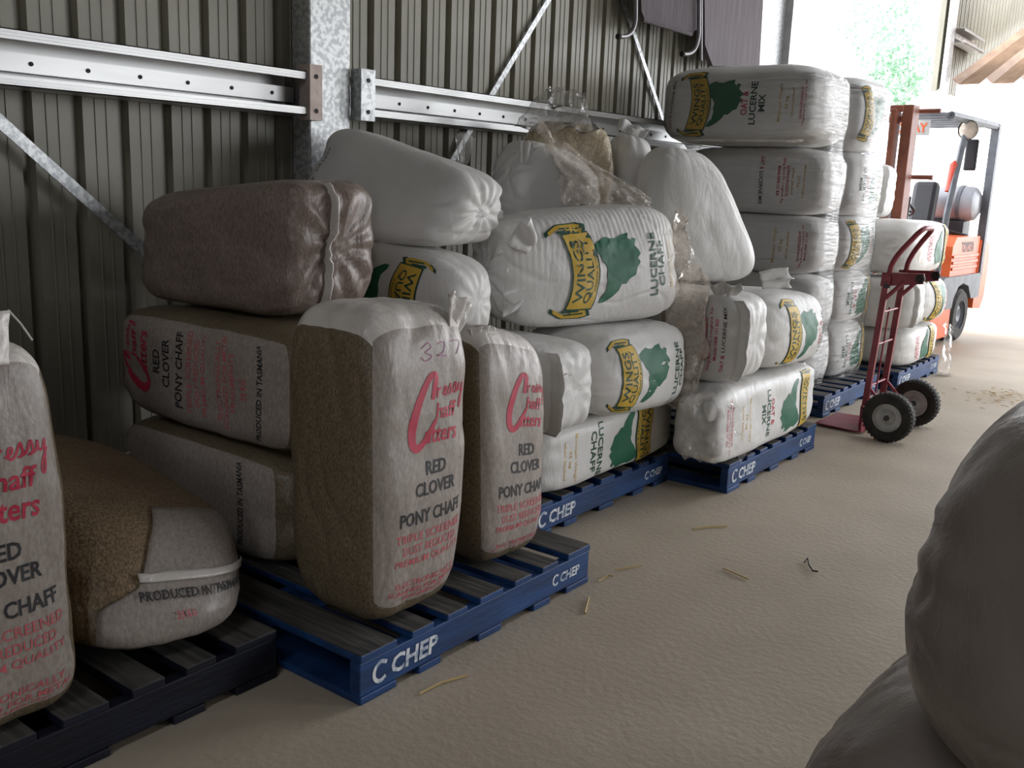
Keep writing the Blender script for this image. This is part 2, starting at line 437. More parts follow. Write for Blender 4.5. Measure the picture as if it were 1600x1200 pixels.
def wings(kind, parts, k=1.0):
    """parts: dict of block -> distance from the top end of the face (m)"""
    it = []
    for p, a in parts.items():
        if p == 'banner': it += banner(-a, k)
        elif p == 'tree': it += moved(tree(0, k), 0, -a)
        elif p == 'name': it += moved(name_block(kind, 0), 0, -a, k)
        elif p == 'yellow': it += lines(-a, ['Minimum Weight', '25 kg', 'when packed'], 'ochre', .22 * k, .026 * k, .043 * k)
        elif p == 'addr': it += lines(-a, ADDR, 'red', .30 * k, .022 * k, .030 * k, .012)
        elif p == 'strip': it += strip_text(kind, -a, .028 * k, .33 * k)
    return it
def clover(k=1.0, top=0.0):
    """print of a pony chaff bag, upright; y measured down from the top of the face"""
    it = cressy(.02, -.335 - top, .80 * k)
    it += [T('RED', .03, -.500 - top, .085, .042, 'black', .022), T('CLOVER', .03, -.560 - top, .175, .042, 'black', .022),
           T('PONY CHAFF', .02, -.640 - top, .275, .042, 'black', .022)]
    for i, (s, w_) in enumerate((('TRIPLE SCREENED', .30), ('DUST REDUCED', .24), ('PREMIUM QUALITY', .30))):
        it.append(T(s, .02, -.698 - top - i * .040, w_, .027, 'red2', .006))
    for i, (s, w_) in enumerate((('ELECTRONICALLY', .28), ('SCANNED FOR METAL', .34), ('FRAGMENTS', .20))):
        it.append(T(s, .015, -.860 - top - i * .036, w_, .026, 'red2', .006))
    return it

# ------------------------------------------------------------------ bags
def cube_grid(N):
    V = []; F = []; FI = []; idx = {}
    def vid(p):
        k = tuple(np.round(p, 6))
        if k not in idx: idx[k] = len(V); V.append(p)
        return idx[k]
    for face, (a, sg) in enumerate([(1, -1), (1, 1), (0, -1), (0, 1), (2, -1), (2, 1)]):
        o = [q for q in range(3) if q != a]
        g = [[0] * (N + 1) for _ in range(N + 1)]
        for i in range(N + 1):
            for j in range(N + 1):
                p = [0, 0, 0]; p[a] = sg; p[o[0]] = -1 + 2 * i / N; p[o[1]] = -1 + 2 * j / N
                g[i][j] = vid(tuple(p))
        for i in range(N):
            for j in range(N):
                q = (g[i][j], g[i + 1][j], g[i + 1][j + 1], g[i][j + 1])
                flip = (a == 1) ^ (sg < 0)
                F.append(q[::-1] if flip else q); FI.append(face)
    return np.array(V, float), F, FI
_cg = {}
BAGS = {}
class Bag:
    def __init__(s, front, depth, n=5, wr=.012, ring=0, seed=0, cre=.006, back=None, bulge=0, freq=2.2):
        """front: four corners bl, br, tr, tl in metres; depth: vector to the back face"""
        s.f = np.array(front, float); s.d = np.array(depth, float)
        s.b = s.f + s.d if back is None else np.array(back, float)
        s.n, s.wr, s.ring, s.seed, s.cre, s.bulge, s.freq = n, wr, ring, seed, cre, bulge, freq
        f, b = s.f, s.b
        s.ax = (f[1] + f[2] - f[0] - f[3] + b[1] + b[2] - b[0] - b[3]); s.L = np.linalg.norm(s.ax) / 8
        s.az = (f[2] + f[3] - f[0] - f[1] + b[2] + b[3] - b[0] - b[1]); s.H = np.linalg.norm(s.az) / 8
        s.ay = (b - f).sum(0); s.W = np.linalg.norm(s.ay) / 8
        s.A = np.array([q / np.linalg.norm(q) for q in (s.ax, s.ay, s.az)])
        s.org = (f[0] + f[1] + b[0] + b[1]) / 4
    def F(s, c):
        c = np.atleast_2d(np.asarray(c, float))
        q = c / (np.abs(c) ** s.n).sum(1)[:, None] ** (1 / s.n)
        x, y, z = q.T
        P = 0
        for k, (sx, sz) in enumerate(((-1, -1), (1, -1), (1, 1), (-1, 1))):
            wt = (1 + sx * x) * (1 + sz * z) / 4
            P = P + (wt * (1 - y) / 2)[:, None] * s.f[k] + (wt * (1 + y) / 2)[:, None] * s.b[k]
        g = np.sign(q) * np.abs(q) ** 3
        nr = g @ s.A; nr /= np.maximum(np.linalg.norm(nr, axis=1)[:, None], 1e-9)
        m = q * (s.L, s.W, s.H) * 4.0                # noise in about quarter metres
        msk = 1 - .75 * np.abs(z) ** 8
        d = s.wr * fbm(m * s.freq / 2.2 + 9.1 * s.seed, s.seed, 3)
        ends = .35 + .65 * np.maximum(np.abs(x), np.abs(z) * .6) ** 3
        rot = np.array([[.62, .55, -.56], [-.70, .71, -.08], [.35, .44, .83]])
        r = vnoise((m * ((.8, 2.2, 2.2) if s.L >= s.H else (2.2, 2.2, .8))) @ rot * 1.5 + 5.7 * s.seed, s.seed + 40)
        d = d - s.cre * .8 * np.exp(-(r / .14) ** 2) * ends
        lng = x if s.L >= s.H else z
        th = np.arctan2(z, y) if s.L >= s.H else np.arctan2(x, y)
        pk = np.sin(11 * th + 2.5 * vnoise(m * 2.0 + 3.3, s.seed + 21)) * np.exp(-((1 - np.abs(lng)) / .16))
        d = d + s.cre * .55 * pk
        if s.ring:
            r2 = np.sin(x * 112 + 5.0 * vnoise(m * 1.3, s.seed + 7)) * np.clip(.35 + z, 0, 1) * (1 - np.abs(x) ** 4)
            d = d + s.ring * r2 * (.6 + .4 * vnoise(m * 2.2, s.seed + 8))
        if s.bulge: d = d + s.bulge * (1 - x * x) * (1 - z * z) * (np.abs(y) > .5)
        return P + nr * (d * msk)[:, None]
    def make(s, name, label, cat='bag', mats='white_bag', group=None, N=26, smat=None, top_film=False):
        if N not in _cg: _cg[N] = cube_grid(N)
        V, F, FI = _cg[N]
        me = mesh(name, s.F(V) - s.org, F)
        mm = [M[mats]] + ([M[smat]] if smat else []) + ([M['seam']] if top_film else [])
        o = link(name, me, mm, None, True)
        if smat:
            zc = [sum(V[i][2] for i in fa) / 4 for fa in F]
            me.polygons.foreach_set('material_index', [2 if (q == 5 or (q in (2, 3) and z > .95)) else 1 if q in (2, 3, 4) else 0 for q, z, fa in zip(FI, zc, F)] if top_film else [1 if q >= 2 else 0 for q in FI])
        o.location = s.org
        tag(o, label, cat, group)
        s.o = o
        return s
    def pt(s, face, u, v, off=0.0):
        """points on a face ('front','left','right','top'), u and v in -1..1, lifted off the skin"""
        u = np.atleast_1d(np.asarray(u, float)); v = np.atleast_1d(np.asarray(v, float))
        def c(u, v):
            o = np.ones_like(u)
            return {'front': np.c_[u, -o, v], 'left': np.c_[-o, -u, v], 'right': np.c_[o, u, v], 'top': np.c_[u, v, o]}[face]
        e = .02
        du = s.F(c(u + e, v)) - s.F(c(u - e, v)); dv = s.F(c(u, v + e)) - s.F(c(u, v - e))
        nr = np.cross(du, dv); nr /= np.maximum(np.linalg.norm(nr, axis=1)[:, None], 1e-12)
        return s.F(c(u, v)) + nr * np.atleast_1d(off)[:, None], nr
    def lay(s, items, top='up', face='front', at=(0, 0), off=.0014, x0=0.0):
        """lay print items on a face. top: which way the print's top points on the face (up, left, right); y runs down from that edge"""
        Lx = 2 * (s.W if face in ('left', 'right') else s.L); Lz = 2 * (s.W if face == 'top' else s.H)
        by = {}
        last = {}
        for v, f, c, l, sm in items:
            ym = float(np.mean(v[:, 1]))
            k = last.get(c)
            if k is None or (c not in ('yellow', 'darkgreen') and abs(ym - k[1]) > .10) or (c == 'darkgreen' and abs(ym - k[1]) > .19): k = [len(last) + 10 * len(by), ym]
            k = [k[0], ym]; last[c] = k
            by.setdefault((c, k[0]), []).append((v, f, l, sm))
        names = {'yellow': 'scroll_banner', 'green': 'tree_mark'}
        for (c, _k), lst in by.items():
            bm = bmesh.new(); lay_ = bm.verts.layers.float.new('l')
            for v, f, l, sm in lst:
                if sm: v = np.c_[v[:, 0], v[:, 1] + sm[0] * (v[:, 0] / sm[1]) ** 2 + sm[2]]
                vs = []
                for q in v:
                    b_ = bm.verts.new((q[0], q[1], 0)); b_[lay_] = l; vs.append(b_)
                for fa in f:
                    try: bm.faces.new([vs[i] for i in fa])
                    except ValueError: pass
            if not bm.verts: bm.free(); continue
            bmesh.ops.triangulate(bm, faces=list(bm.faces))
            xs = [q.co.x for q in bm.verts]; ys = [q.co.y for q in bm.verts]
            st = .03
            for ax, (lo, hi) in ((0, (min(xs), max(xs))), (1, (min(ys), max(ys)))):
                for t in np.arange(math.floor(lo / st) + 1, math.ceil(hi / st)) * st:
                    no = [0, 0, 0]; no[ax] = 1; co = [0, 0, 0]; co[ax] = t
                    bmesh.ops.bisect_plane(bm, geom=list(bm.verts) + list(bm.edges) + list(bm.faces), dist=1e-6, plane_co=co, plane_no=no)
            bmesh.ops.triangulate(bm, faces=list(bm.faces))
            bm.verts.index_update()
            v2 = np.array([q.co[:2] for q in bm.verts]); ly = np.array([q[lay_] for q in bm.verts])
            fs = [tuple(q.index for q in fa.verts) for fa in bm.faces]
            bm.free()
            px = v2[:, 0] + x0; py = v2[:, 1]
            if top == 'up': u = 2 * px / Lx; w_ = 1 + 2 * py / Lz
            elif top == 'left': u = -1 - 2 * py / Lx; w_ = 2 * px / Lz
            else: u = 1 + 2 * py / Lx; w_ = -2 * px / Lz
            u = u + at[0]; w_ = w_ + at[1]
            keep = [fa for fa in fs if max(abs(u[i]) for i in fa) < .985 and max(abs(w_[i]) for i in fa) < .985]
            if not keep: continue
            P, nr = s.pt(face, u, w_, off + .0012 * ly)
            # orientation
            a, b_, c_ = (P[i] for i in keep[0])
            if np.dot(np.cross(b_ - a, c_ - a), nr[keep[0][0]]) < 0: keep = [fa[::-1] for fa in keep]
            used = sorted({i for fa in keep for i in fa}); mp = {i: k for k, i in enumerate(used)}
            nm = names.get(c, 'lettering')
            me = mesh(nm, P[used] - s.org, [tuple(mp[i] for i in fa) for fa in keep])
            o = link(nm, me, M[c], s.o, True)
            o['label'] = {'red': 'red printing', 'red2': 'faded red printing', 'black': 'black printing', 'green': 'green tree', 'darkgreen': 'dark green printing',
                          'yellow': 'yellow scroll', 'ochre': 'ochre printing', 'pencil': 'purple marker scrawl', 'stencil': 'white stencil'}.get(c, 'printing')
        return s
    def flap(s, end='right', w_=.05, mat='white_bag', v=(-.92, .92), tilt=0.0, name='seam_flap', wav=.01, u0=0.0, seed=0):
        """sewn end seam: a thin fin standing off the middle of an end face"""
        n, m = 26, 4
        vs = np.linspace(v[0], v[1], n)
        sg = 1 if end == 'right' else -1
        out = s.A[0] * sg + s.A[1] * tilt; wav = wav * .6
        o_ = np.ones(n)
        base = s.F(np.c_[sg * o_, u0 * o_ * 1.0, vs]) - s.A[0] * sg * .012
        rng = fbm(np.c_[vs * 4, vs * 0 + seed, vs * 0 + s.seed], 3, 3)
        V = []
        for j in range(m):
            t = j / (m - 1)
            V.append(base + out * (w_ * t) + s.A[1] * (wav * t * rng * 3)[:, None] + s.A[2] * (.004 * t * np.sin(vs * 21))[:, None])
        V = np.concatenate(V) - s.org
        Fs = [(j * n + i, j * n + i + 1, (j + 1) * n + i + 1, (j + 1) * n + i) for j in range(m - 1) for i in range(n - 1)]
        o = link(name, mesh(name, V, Fs), M[mat], s.o, True)
        md = o.modifiers.new('thick', 'SOLIDIFY'); md.thickness = .005; md.offset = 0
        return s
def tuft(b, base, up, side, w_, h, mat='seam', pleats=4, amp=.018, seed=0, name='top_tuft', neck=.3, lean=0.0, label=None):
    """a gathered, pleated end of a bag: narrow at the neck, fanning out above it"""
    up = np.array(up, float); up /= np.linalg.norm(up); side = np.array(side, float); side -= up * side.dot(up); side /= np.linalg.norm(side)
    nr = np.cross(side, up); n, m = 34, 14
    V = []
    for j in range(m):
        t = j / (m - 1)
        for i in range(n):
            a = -1 + 2 * i / (n - 1)
            k = np.array([[a * 2.1 + seed, t * 2.2, seed * 1.7]])
            rg = fbm(k, seed, 3)[0]
            wd = w_ * (neck + (1 - neck) * t ** .7)
            hh = h * (t + .22 * t * rg - .10 * t * a * a)
            V.append(np.array(base, float) + up * hh + side * (a * wd / 2 + lean * t * h) + nr * (amp * (.35 + t) * (math.sin(a * pleats * 3.1 + 2 * rg) + 1.2 * rg)))
    Fs = [(j * n + i, j * n + i + 1, (j + 1) * n + i + 1, (j + 1) * n + i) for j in range(m - 1) for i in range(n - 1)]
    o = link(name, mesh(name, np.array(V) - b.org, Fs), M[mat], b.o, True)
    md = o.modifiers.new('thick', 'SOLIDIFY'); md.thickness = .003; md.offset = 0
    if label: o['label'] = label
    return o
def on_face(b, name, mat, us, vs, off, face='front', label=None, ruff=.004, freq=14, seed=3, left=None):
    """film or panel laid on a face of a bag"""
    U, V = np.meshgrid(us, vs); n, m = len(us), len(vs)
    if left: U = np.interp(V, *left) + (U - us[0]) / (us[-1] - us[0]) * (us[-1] - np.interp(V, *left))
    P, nr = b.pt(face, U.ravel(), V.ravel(), off)
    g = fbm(P * freq, seed, 3)
    P = P + nr * (ruff * (1 - 2 * np.abs(g)))[:, None]
    Fs = [(j * n + i, j * n + i + 1, (j + 1) * n + i + 1, (j + 1) * n + i) for j in range(m - 1) for i in range(n - 1)]
    o = link(name, mesh(name, P - b.org, Fs), M[mat], b.o, True)
    md = o.modifiers.new('thick', 'SOLIDIFY'); md.thickness = .002; md.offset = 0
    if label: o['label'] = label
    return o
def sheet(name, quad, mat, parent=None, amp=.02, n=(18, 18), freq=3.0, seed=0, thick=.002, org=None, rag=0.0):
    """crumpled flexible sheet spanning four world corners"""
    q = np.array(quad, float); nu, nv = n
    u, v = np.meshgrid(np.linspace(0, 1, nu), np.linspace(0, 1, nv)); u = u.ravel(); v = v.ravel()
    P = ((1 - u) * (1 - v))[:, None] * q[0] + (u * (1 - v))[:, None] * q[1] + (u * v)[:, None] * q[2] + ((1 - u) * v)[:, None] * q[3]
    nr = np.cross(q[1] - q[0], q[3] - q[0]); nr /= np.linalg.norm(nr)
    sz = (np.linalg.norm(q[1] - q[0]), np.linalg.norm(q[3] - q[0]))
    k = np.c_[u * sz[0] * freq * 4, v * sz[1] * freq * 4, u * 0 + seed]
    d = amp * (1.2 * (1 - 2 * np.abs(fbm(k, seed, 3))) - .6 + .5 * fbm(k * 2.3, seed + 5, 2))
    P = P + nr * d[:, None]
    e = (q[1] - q[0]) / sz[0]; e2 = (q[3] - q[0]) / sz[1]
    P = P + e * (amp * .8 * fbm(k * .9 + 31, seed + 9, 2))[:, None] + e2 * (amp * .8 * fbm(k * .9 + 57, seed + 11, 2))[:, None]
    if rag:
        eu = np.abs(2 * u - 1) ** 4; ev = np.abs(2 * v - 1) ** 4
        P = P - e * (np.sign(2 * u - 1) * eu * rag * (.5 + fbm(np.c_[v * 7, v * 0, v * 0 + seed], seed + 3, 3)))[:, None] - e2 * (np.sign(2 * v - 1) * ev * rag * (.5 + fbm(np.c_[u * 6, u * 0, u * 0 + seed], seed + 4, 3)))[:, None]
    if org is None: org = np.array([q[:, 0].mean(), q[:, 1].mean(), q[:, 2].min()])
    Fs = [(j * nu + i, j * nu + i + 1, (j + 1) * nu + i + 1, (j + 1) * nu + i) for j in range(nv - 1) for i in range(nu - 1)]
    o = link(name, mesh(name, P - org, Fs), M[mat], parent, True)
    if parent is None: o.location = org
    if thick:
        md = o.modifiers.new('thick', 'SOLIDIFY'); md.thickness = thick; md.offset = 0
    return o
# ------------------------------------------------------------------ the shed
WX = -3.6
def struct(o): o['kind'] = 'structure'; return o
struct(MB().box((-3.64, -14.0, -.12), (6.2, 14.6, 0)).build('floor', M['floor']))
g = MB().box((-60, -30, -.3), (60, 90, -.125)).build('ground_outside', M['ground']); struct(g)
# left wall: cream sheets, 762 mm cover with four deep ribs each
def wall_sheet(y0, z0, z1, name='wall_sheet', parent=None):
    prof = []
    for k in range(4):
        y = y0 + k * .1905
        prof += [(y, 0), (y + .046, 0), (y + .048, .004), (y + .052, .004), (y + .054, 0), (y + .092, 0), (y + .094, .004), (y + .098, .004), (y + .10, 0), (y + .142, 0), (y + .148, -.034), (y + .1845, -.034)]
    prof.append((y0 + .762, 0))
    prof.append((y0 + .7625, 0))
    v = []; f = []
    for (y, d) in prof: v += [(WX + d, y, z0), (WX + d, y, z1)]
    for i in range(len(prof) - 1): f.append((2 * i, 2 * i + 2, 2 * i + 3, 2 * i + 1))
    return link(name, mesh(name, v, f), M['sheet'], parent)
wl = MB().box((WX - .12, -14.0, 0), (WX - .05, 8.5, 4.6)).build('wall_left', M['sheet']); struct(wl)
for k in range(17): wall_sheet(-4.0 + k * .762 - .45, 0, 4.6, parent=wl)
# wall beyond the door bay
wb = MB().prism([(13.75, 2.80), (22.8, 2.80 + 9.05 * .3055), (22.8, 7.2), (13.75, 7.2)], WX - .12, WX - .05, 'x').build('wall_beyond_door', M['sheet']); struct(wb)
for k in range(11): wall_sheet(13.75 + k * .762, 2.80 + k * .762 * .3055, 7.2, parent=wb)
struct(MB().box((-4.2, 14.5, 7.2), (-1.2, 24, 7.3)).build('shade_roof_beyond_door', M['roof']))  # unseen roof added to shade the wall and awning below
struct(MB().box((-3.7, -14.1, 0), (6.2, -14.0, 4.6)).build('wall_back', M['far_wall']))
# right wall and roof; their openings are unseen, added to let daylight in
struct(MB().box((6.2, -14.1, 0), (6.3, -8, 4.6)).box((6.2, -8, 4), (6.3, -6.6, 4.6)).box((6.2, -6.6, 0), (6.3, 6, 4.6)).box((6.2, 6, 3.8), (6.3, 10, 4.6)).box((6.2, 10, 0), (6.3, 14.5, 4.6)).build('wall_right', M['far_wall']))
struct(MB().box((-3.8, -14.1, 4.6), (-0.9, 14.5, 4.7)).box((-0.1, -14.1, 4.6), (6.3, 14.5, 4.7)).box((-0.9, -14.1, 4.6), (-0.1, -4.5, 4.7)).box((-0.9, -1, 4.6), (-0.1, 6.3, 4.7)).box((-0.9, 9.5, 4.6), (-0.1, 14.5, 4.7)).build('ceiling', M['roof']))
# columns
def post(name, y0, y1, label, x1=-3.34, z1=4.6):
    b = MB().box((-3.56, y0, 0), (x1, y1, z1), c=.008)
    o = b.build(name, M['galv']); tag(o, label, 'post', kind='structure'); return o
post('wall_post', 3.0, 3.245, 'speckled galvanised steel post between the two girts', -3.44)
p2 = post('wall_post', 7.62, 8.12, 'galvanised steel post beside the bright doorway', -3.42)
j = MB().box((-3.45, 8.12, 0), (-3.36, 8.28, 4.6)).build('door_jamb', M['galv2'], p2)
post('wall_post', 13.55, 13.75, 'far galvanised post at the right side of the doorway', -3.5, 6)
# girts: C sections open to the room
def girt(y0, y1, z0, z1, label, cl, cr, x1=-3.40, lip=.034):
    t = empty('wall_girt', (-3.5, (y0 + y1) / 2, z0)); tag(t, label, 'girt')
    o = np.array(t.location)
    def part(name, boxes, mat):
        b = MB()
        for lo, hi in boxes: b.box(np.array(lo) - o, np.array(hi) - o)
        return b.build(name, mat, t)
    part('web', [((-3.565, y0, z0), (-3.56, y1, z1))], M['galv2'])
    part('flange', [((-3.565, y0, z1 - .004), (x1, y1, z1))], M['galv2'])
    part('flange', [((-3.565, y0, z0), (x1, y1, z0 + .004))], M['galv2'])
    for zz in (z1 - lip, z0):
        part('lip', [((x1 - .004, y0, zz), (x1, y1, zz + lip)), ((x1, y0, zz + lip * .30), (x1 + .003, y1, zz + lip * .42)), ((x1, y0, zz + lip * .62), (x1 + .003, y1, zz + lip * .74))], M['galv2'])
    zc = (z0 + z1) / 2 - .005
    part('inner_ledge', [((-3.56, y0, zc - .032), (-3.50, y1, zc + .032))], M['galv2'])
    yy = y0 + .12
    while yy < y1 - .05:
        h = MB().lathe([(0, .002), (.008, .002), (.008, -.002), (0, -.002)], np.array((-3.498, yy, zc)) - o, (1, 0, 0), 8).build('bolt_hole', M['hole'], t)
        yy += .21
    for (yc, wd, mt) in cl:
        part('cleat', [((-3.45, yc - wd / 2, z0 - .02), (x1 + .02, yc + wd / 2, z1 + .03))], mt)
        for zz in (z0 + .02, z1 - .02):
            MB().lathe([(0, .004), (.010, .004), (.010, 0), (0, 0)], np.array((x1 + .02, yc, zz)) - o, (1, 0, 0), 8).build('bolt_head', M['hole'], t)
    return t
girt(-1.9, 2.96, 1.70, 1.885, 'long galvanised girt on the wall left of the speckled post', [(2.985, .07, M['cleat'])], 0)
girt(3.30, 7.60, 1.72, 1.90, 'galvanised girt on the wall behind the white bags', [(3.30, .09, M['galv'])], 0)
girt(13.8, 14.9, 3.40, 3.58, 'distant girt on the cream wall beyond the doorway', [], 0)
# flat brace straps
def strap(p, q, wd, label):
    p, q = np.array(p), np.array(q); d = (q - p) / np.linalg.norm(q - p); s_ = np.cross(d, (1, 0, 0)) * wd / 2; x = np.array((.003, 0, 0))
    org = (p + q) / 2
    v = [p - s_, p + s_, q + s_, q - s_]; v = [a - x - org for a in v] + [a + x - org for a in v]
    o = link('brace_strap', mesh('brace_strap', v, [(0, 1, 2, 3), (7, 6, 5, 4), (0, 4, 5, 1), (1, 5, 6, 2), (2, 6, 7, 3), (3, 7, 4, 0)]), M['galv'])
    o.location = org; return tag(o, label, 'brace')
a, b = onX(0, 190, -3.52), onX(245, 410, -3.52)
strap(a - (b - a) * 3.2, b + (b - a) * 1.9, .045, 'grey flat brace strap slanting down behind the left bags')
a, b = onX(857, 0, -3.575), onX(728, 215, -3.575)
strap(a - (b - a) * .8, b + (b - a) * .9, .035, 'thin brace strap slanting down left across the middle wall')
a, b = onX(973, 0, -3.58), onX(1015, 125, -3.58)
strap(a - (b - a) * 1.5, b + (b - a) * 2, .035, 'steep thin brace strap behind the hung stretcher')
# things hung on the wall
st = empty('hung_stretcher', (-3.40, 6.1, 2.5)); tag(st, 'dark purple fabric stretcher with bent tube legs hung on the wall', 'stretcher')
so = np.array(st.location)
pts = [onX(x, y, -3.40) for x, y in ((996, -150), (1000, 18), (1006, 32), (1078, 54), (1090, 42), (1094, -150))]
MB().prism([(p[1] - so[1], p[2] - so[2]) for p in pts], -.012, .012, 'x').build('canvas', M['fabric'], st)
p0 = onX(1004, 31, -3.36); p1 = onX(1080, 54, -3.36)
MB().tube([p0 - so + (.0, 0, 0), p1 - so], .013, 8).build('hem_tube', M['fabric'], st)
for pp in (((994, -120), (993, 30), (990, 60), (957, 58)), ((1093, -120), (1092, 50), (1090, 88), (1057, 85))):
    P = [onX(x, y, -3.36) for x, y in pp]
    P[3][0] += .05
    path = [P[0], P[1]] + arc(P[1], P[2], P[3], 8)[1:]
    MB().tube([np.array(q) - so for q in path], .014, 8).build('tube_leg', M['tubes'], st, True)
    MB().tube([np.array(path[-1]) - so, np.array(path[-1]) - so + (0, -.02, -.002)], .018, 8).build('rubber_foot', M['rubber'], st)
bd = empty('hung_board', (-3.40, 7.1, 2.3)); tag(bd, 'tall dark stained board with a clipped corner hung beside the doorway post', 'board')
bo = np.array(bd.location)
pts = [onX(x, y, -3.40) for x, y in ((1096, -160), (1098, 70), (1110, 103), (1183, 107), (1198, -160))]
MB().prism([(p[1] - bo[1], p[2] - bo[2]) for p in pts], -.018, .018, 'x').build('panel', M['board'], bd)
e0, e1 = onX(1092, -160, -3.40), onX(1091, 95, -3.40)
MB().tube([e0 - bo + (.02, 0, 0), e1 - bo + (.02, 0, 0)], .012, 8).build('edge_tube', M['tubes'], bd)
# awning outside, beyond the door
aw = empty('rusty_awning', (-3.5, 13.9, 2.9)); tag(aw, 'rusty brown corrugated awning roof over the far bright opening', 'awning')
nx = 60; v = []; f = []
for i in range(nx + 1):
    x = i * .08; k = i % 5
    z = .07 if k == 0 else 0
    v += [(x, 0, z), (x, 9, z + 2.75)]
for i in range(nx): f.append((2 * i, 2 * i + 2, 2 * i + 3, 2 * i + 1))
o = link('roof_sheet', mesh('roof_sheet', v, f), M['awning'], aw)
md = o.modifiers.new('t', 'SOLIDIFY'); md.thickness = .01
for x in (4.7,): MB().tube([(x, .1, -.1), (x, .1, -2.9)], .04, 8).build('awning_post', M['galv'], aw)
# tree outside the doorway
def tree_out(px, py, X, rad, zb, seed, label, nleaf=5200):
    c = onX(px, py, X); t = empty('leafy_tree', (c[0], c[1], -.13)); tag(t, label, 'tree')
    rng = np.random.default_rng(seed)
    h = c[2] + .13
    MB().tube([(0, 0, 0), (.1, 0, h * .4), (0, .1, h * .9)], [.18, .14, .06], 8).build('trunk', M['bark'], t, True)
    V = []; F = []
    blobs = [(rng.normal(size=3) * (rad * .42, rad * .42, rad * .55), rad * rng.uniform(.3, .55)) for _ in range(16)]
    for i in range(nleaf):
        b, r = blobs[i % 16]
        d = rng.normal(size=3); d /= np.linalg.norm(d)
        p = np.array((0, 0, h)) + b + d * r * rng.uniform(.6, 1)
        s_ = rng.uniform(.05, .11) * rad / 2; a_ = rng.normal(size=3); a_ /= np.linalg.norm(a_); e_ = np.cross(a_, rng.normal(size=3)); e_ /= np.linalg.norm(e_)
        k = len(V); V += [p - a_ * s_, p + e_ * s_ * .5, p + a_ * s_, p - e_ * s_ * .5]; F.append((k, k + 1, k + 2, k + 3))
    o = link('foliage', mesh('foliage', V, F), M['leaf'], t); o['kind'] = 'stuff'
tree_out(1372, 105, -9.5, 2.0, 0, 3, 'leafy tree outside the doorway, its green paled like glare')

# ------------------------------------------------------------------ pallets
def pallet(xf, y0, label, ly=1.165, lx=1.165, stencil=True, paint='pblue'):
    """xf: aisle side; y0: near end. Boards run away from the aisle, bearers along it"""
    t = empty('blue_pallet', (xf - lx / 2, y0 + ly / 2, 0)); tag(t, label, 'pallet', 'blue timber pallets under the chaff bags')
    o = np.array((xf - lx / 2, y0 + ly / 2, 0))
    def bx(name, lo, hi, mat, c=.004): return MB().box(np.array(lo) - o, np.array(hi) - o, c=c).build(name, mat, t)
    wds = [.145, .095, .095, .12, .095, .095, .145]
    gap = (ly - sum(wds)) / 6; y = y0
    rng = random.Random(int(y0 * 100))
    for w_ in wds:
        d = rng.uniform(-.003, .002)
        b = bx('top_board', (xf - lx, y, .126), (xf + .004, y + w_, .150 + d), M['pwood'])
        b.data.materials.append(M[paint])
        for p in b.data.polygons:
            if abs(p.normal.z) < .6: p.material_index = 1
        y += w_ + gap
    for i, x in enumerate((xf - .04, xf - lx / 2 + .02, xf - lx)):
        bx('bearer', (x, y0, .024), (x + .04, y0 + ly, .126), M[paint])
    for w_, yy in ((.145, 0), (.10, .24), (.12, .52), (.10, .82), (.145, 1.02)):
        bx('bottom_board', (xf - lx, y0 + yy, .0), (xf + .003, y0 + yy + w_, .024), M[paint])
    if stencil:
        for yy, k in ((y0 + .20, 1.0), (y0 + ly - .14, .62)):
            items = [stroke([(.026, .022), (.0, .030), (-.022, .012), (-.022, -.014), (-.002, -.028), (.022, -.02)], .006, 'stencil', 5), T('CHEP', .145, .0, .20, .058, 'stencil', .03, .1)]
            b = MB()
            for v, f, c, l, s_ in moved(items, 0, 0, k):
                b.add([(xf + .001 - o[0], q[0] + yy - .12 * k - o[1], q[1] + .074) for q in v], f)
            q = b.build('stencil_mark', M['stencil'], t); q['label'] = 'worn white stencil'
    return t
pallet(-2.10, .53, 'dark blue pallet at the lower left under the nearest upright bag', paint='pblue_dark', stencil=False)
pallet(-1.80, 1.74, 'blue pallet in front carrying the two upright clover bags')
pallet(-2.20, 3.09, 'blue pallet under the lucerne chaff bags')
pallet(-1.88, 4.265, 'blue pallet jutting into the aisle under the oat mix bags')
pallet(-2.12, 6.22, 'blue pallet behind the hand truck under the wrapped bags')
pallet(-2.20, -.66, 'added blue pallet left of the frame under the shading clover bags', paint='pblue_dark', stencil=False)  # unseen, added to carry the light-blocking stack
pallet(-2.02, 7.52, 'farthest blue pallet under the oaten chaff bags')
# ------------------------------------------------------------------ clover bags, front left
RG = 'red clover chaff bags'
def nearface(x0, x1, y, z0, z1, dy, **k):
    """bag lying along X with its long face towards the camera"""
    return Bag([(x0, y, z0), (x1, y, z0), (x1, y, z1), (x0, y, z1)], (0, dy, 0), **k)
def aisle(y0, y1, x, z0, z1, dx, **k):
    """bag whose long face looks into the aisle"""
    return Bag([(x, y0, z0), (x, y1, z0), (x, y1, z1), (x, y0, z1)], (-dx, 0, 0), **k)

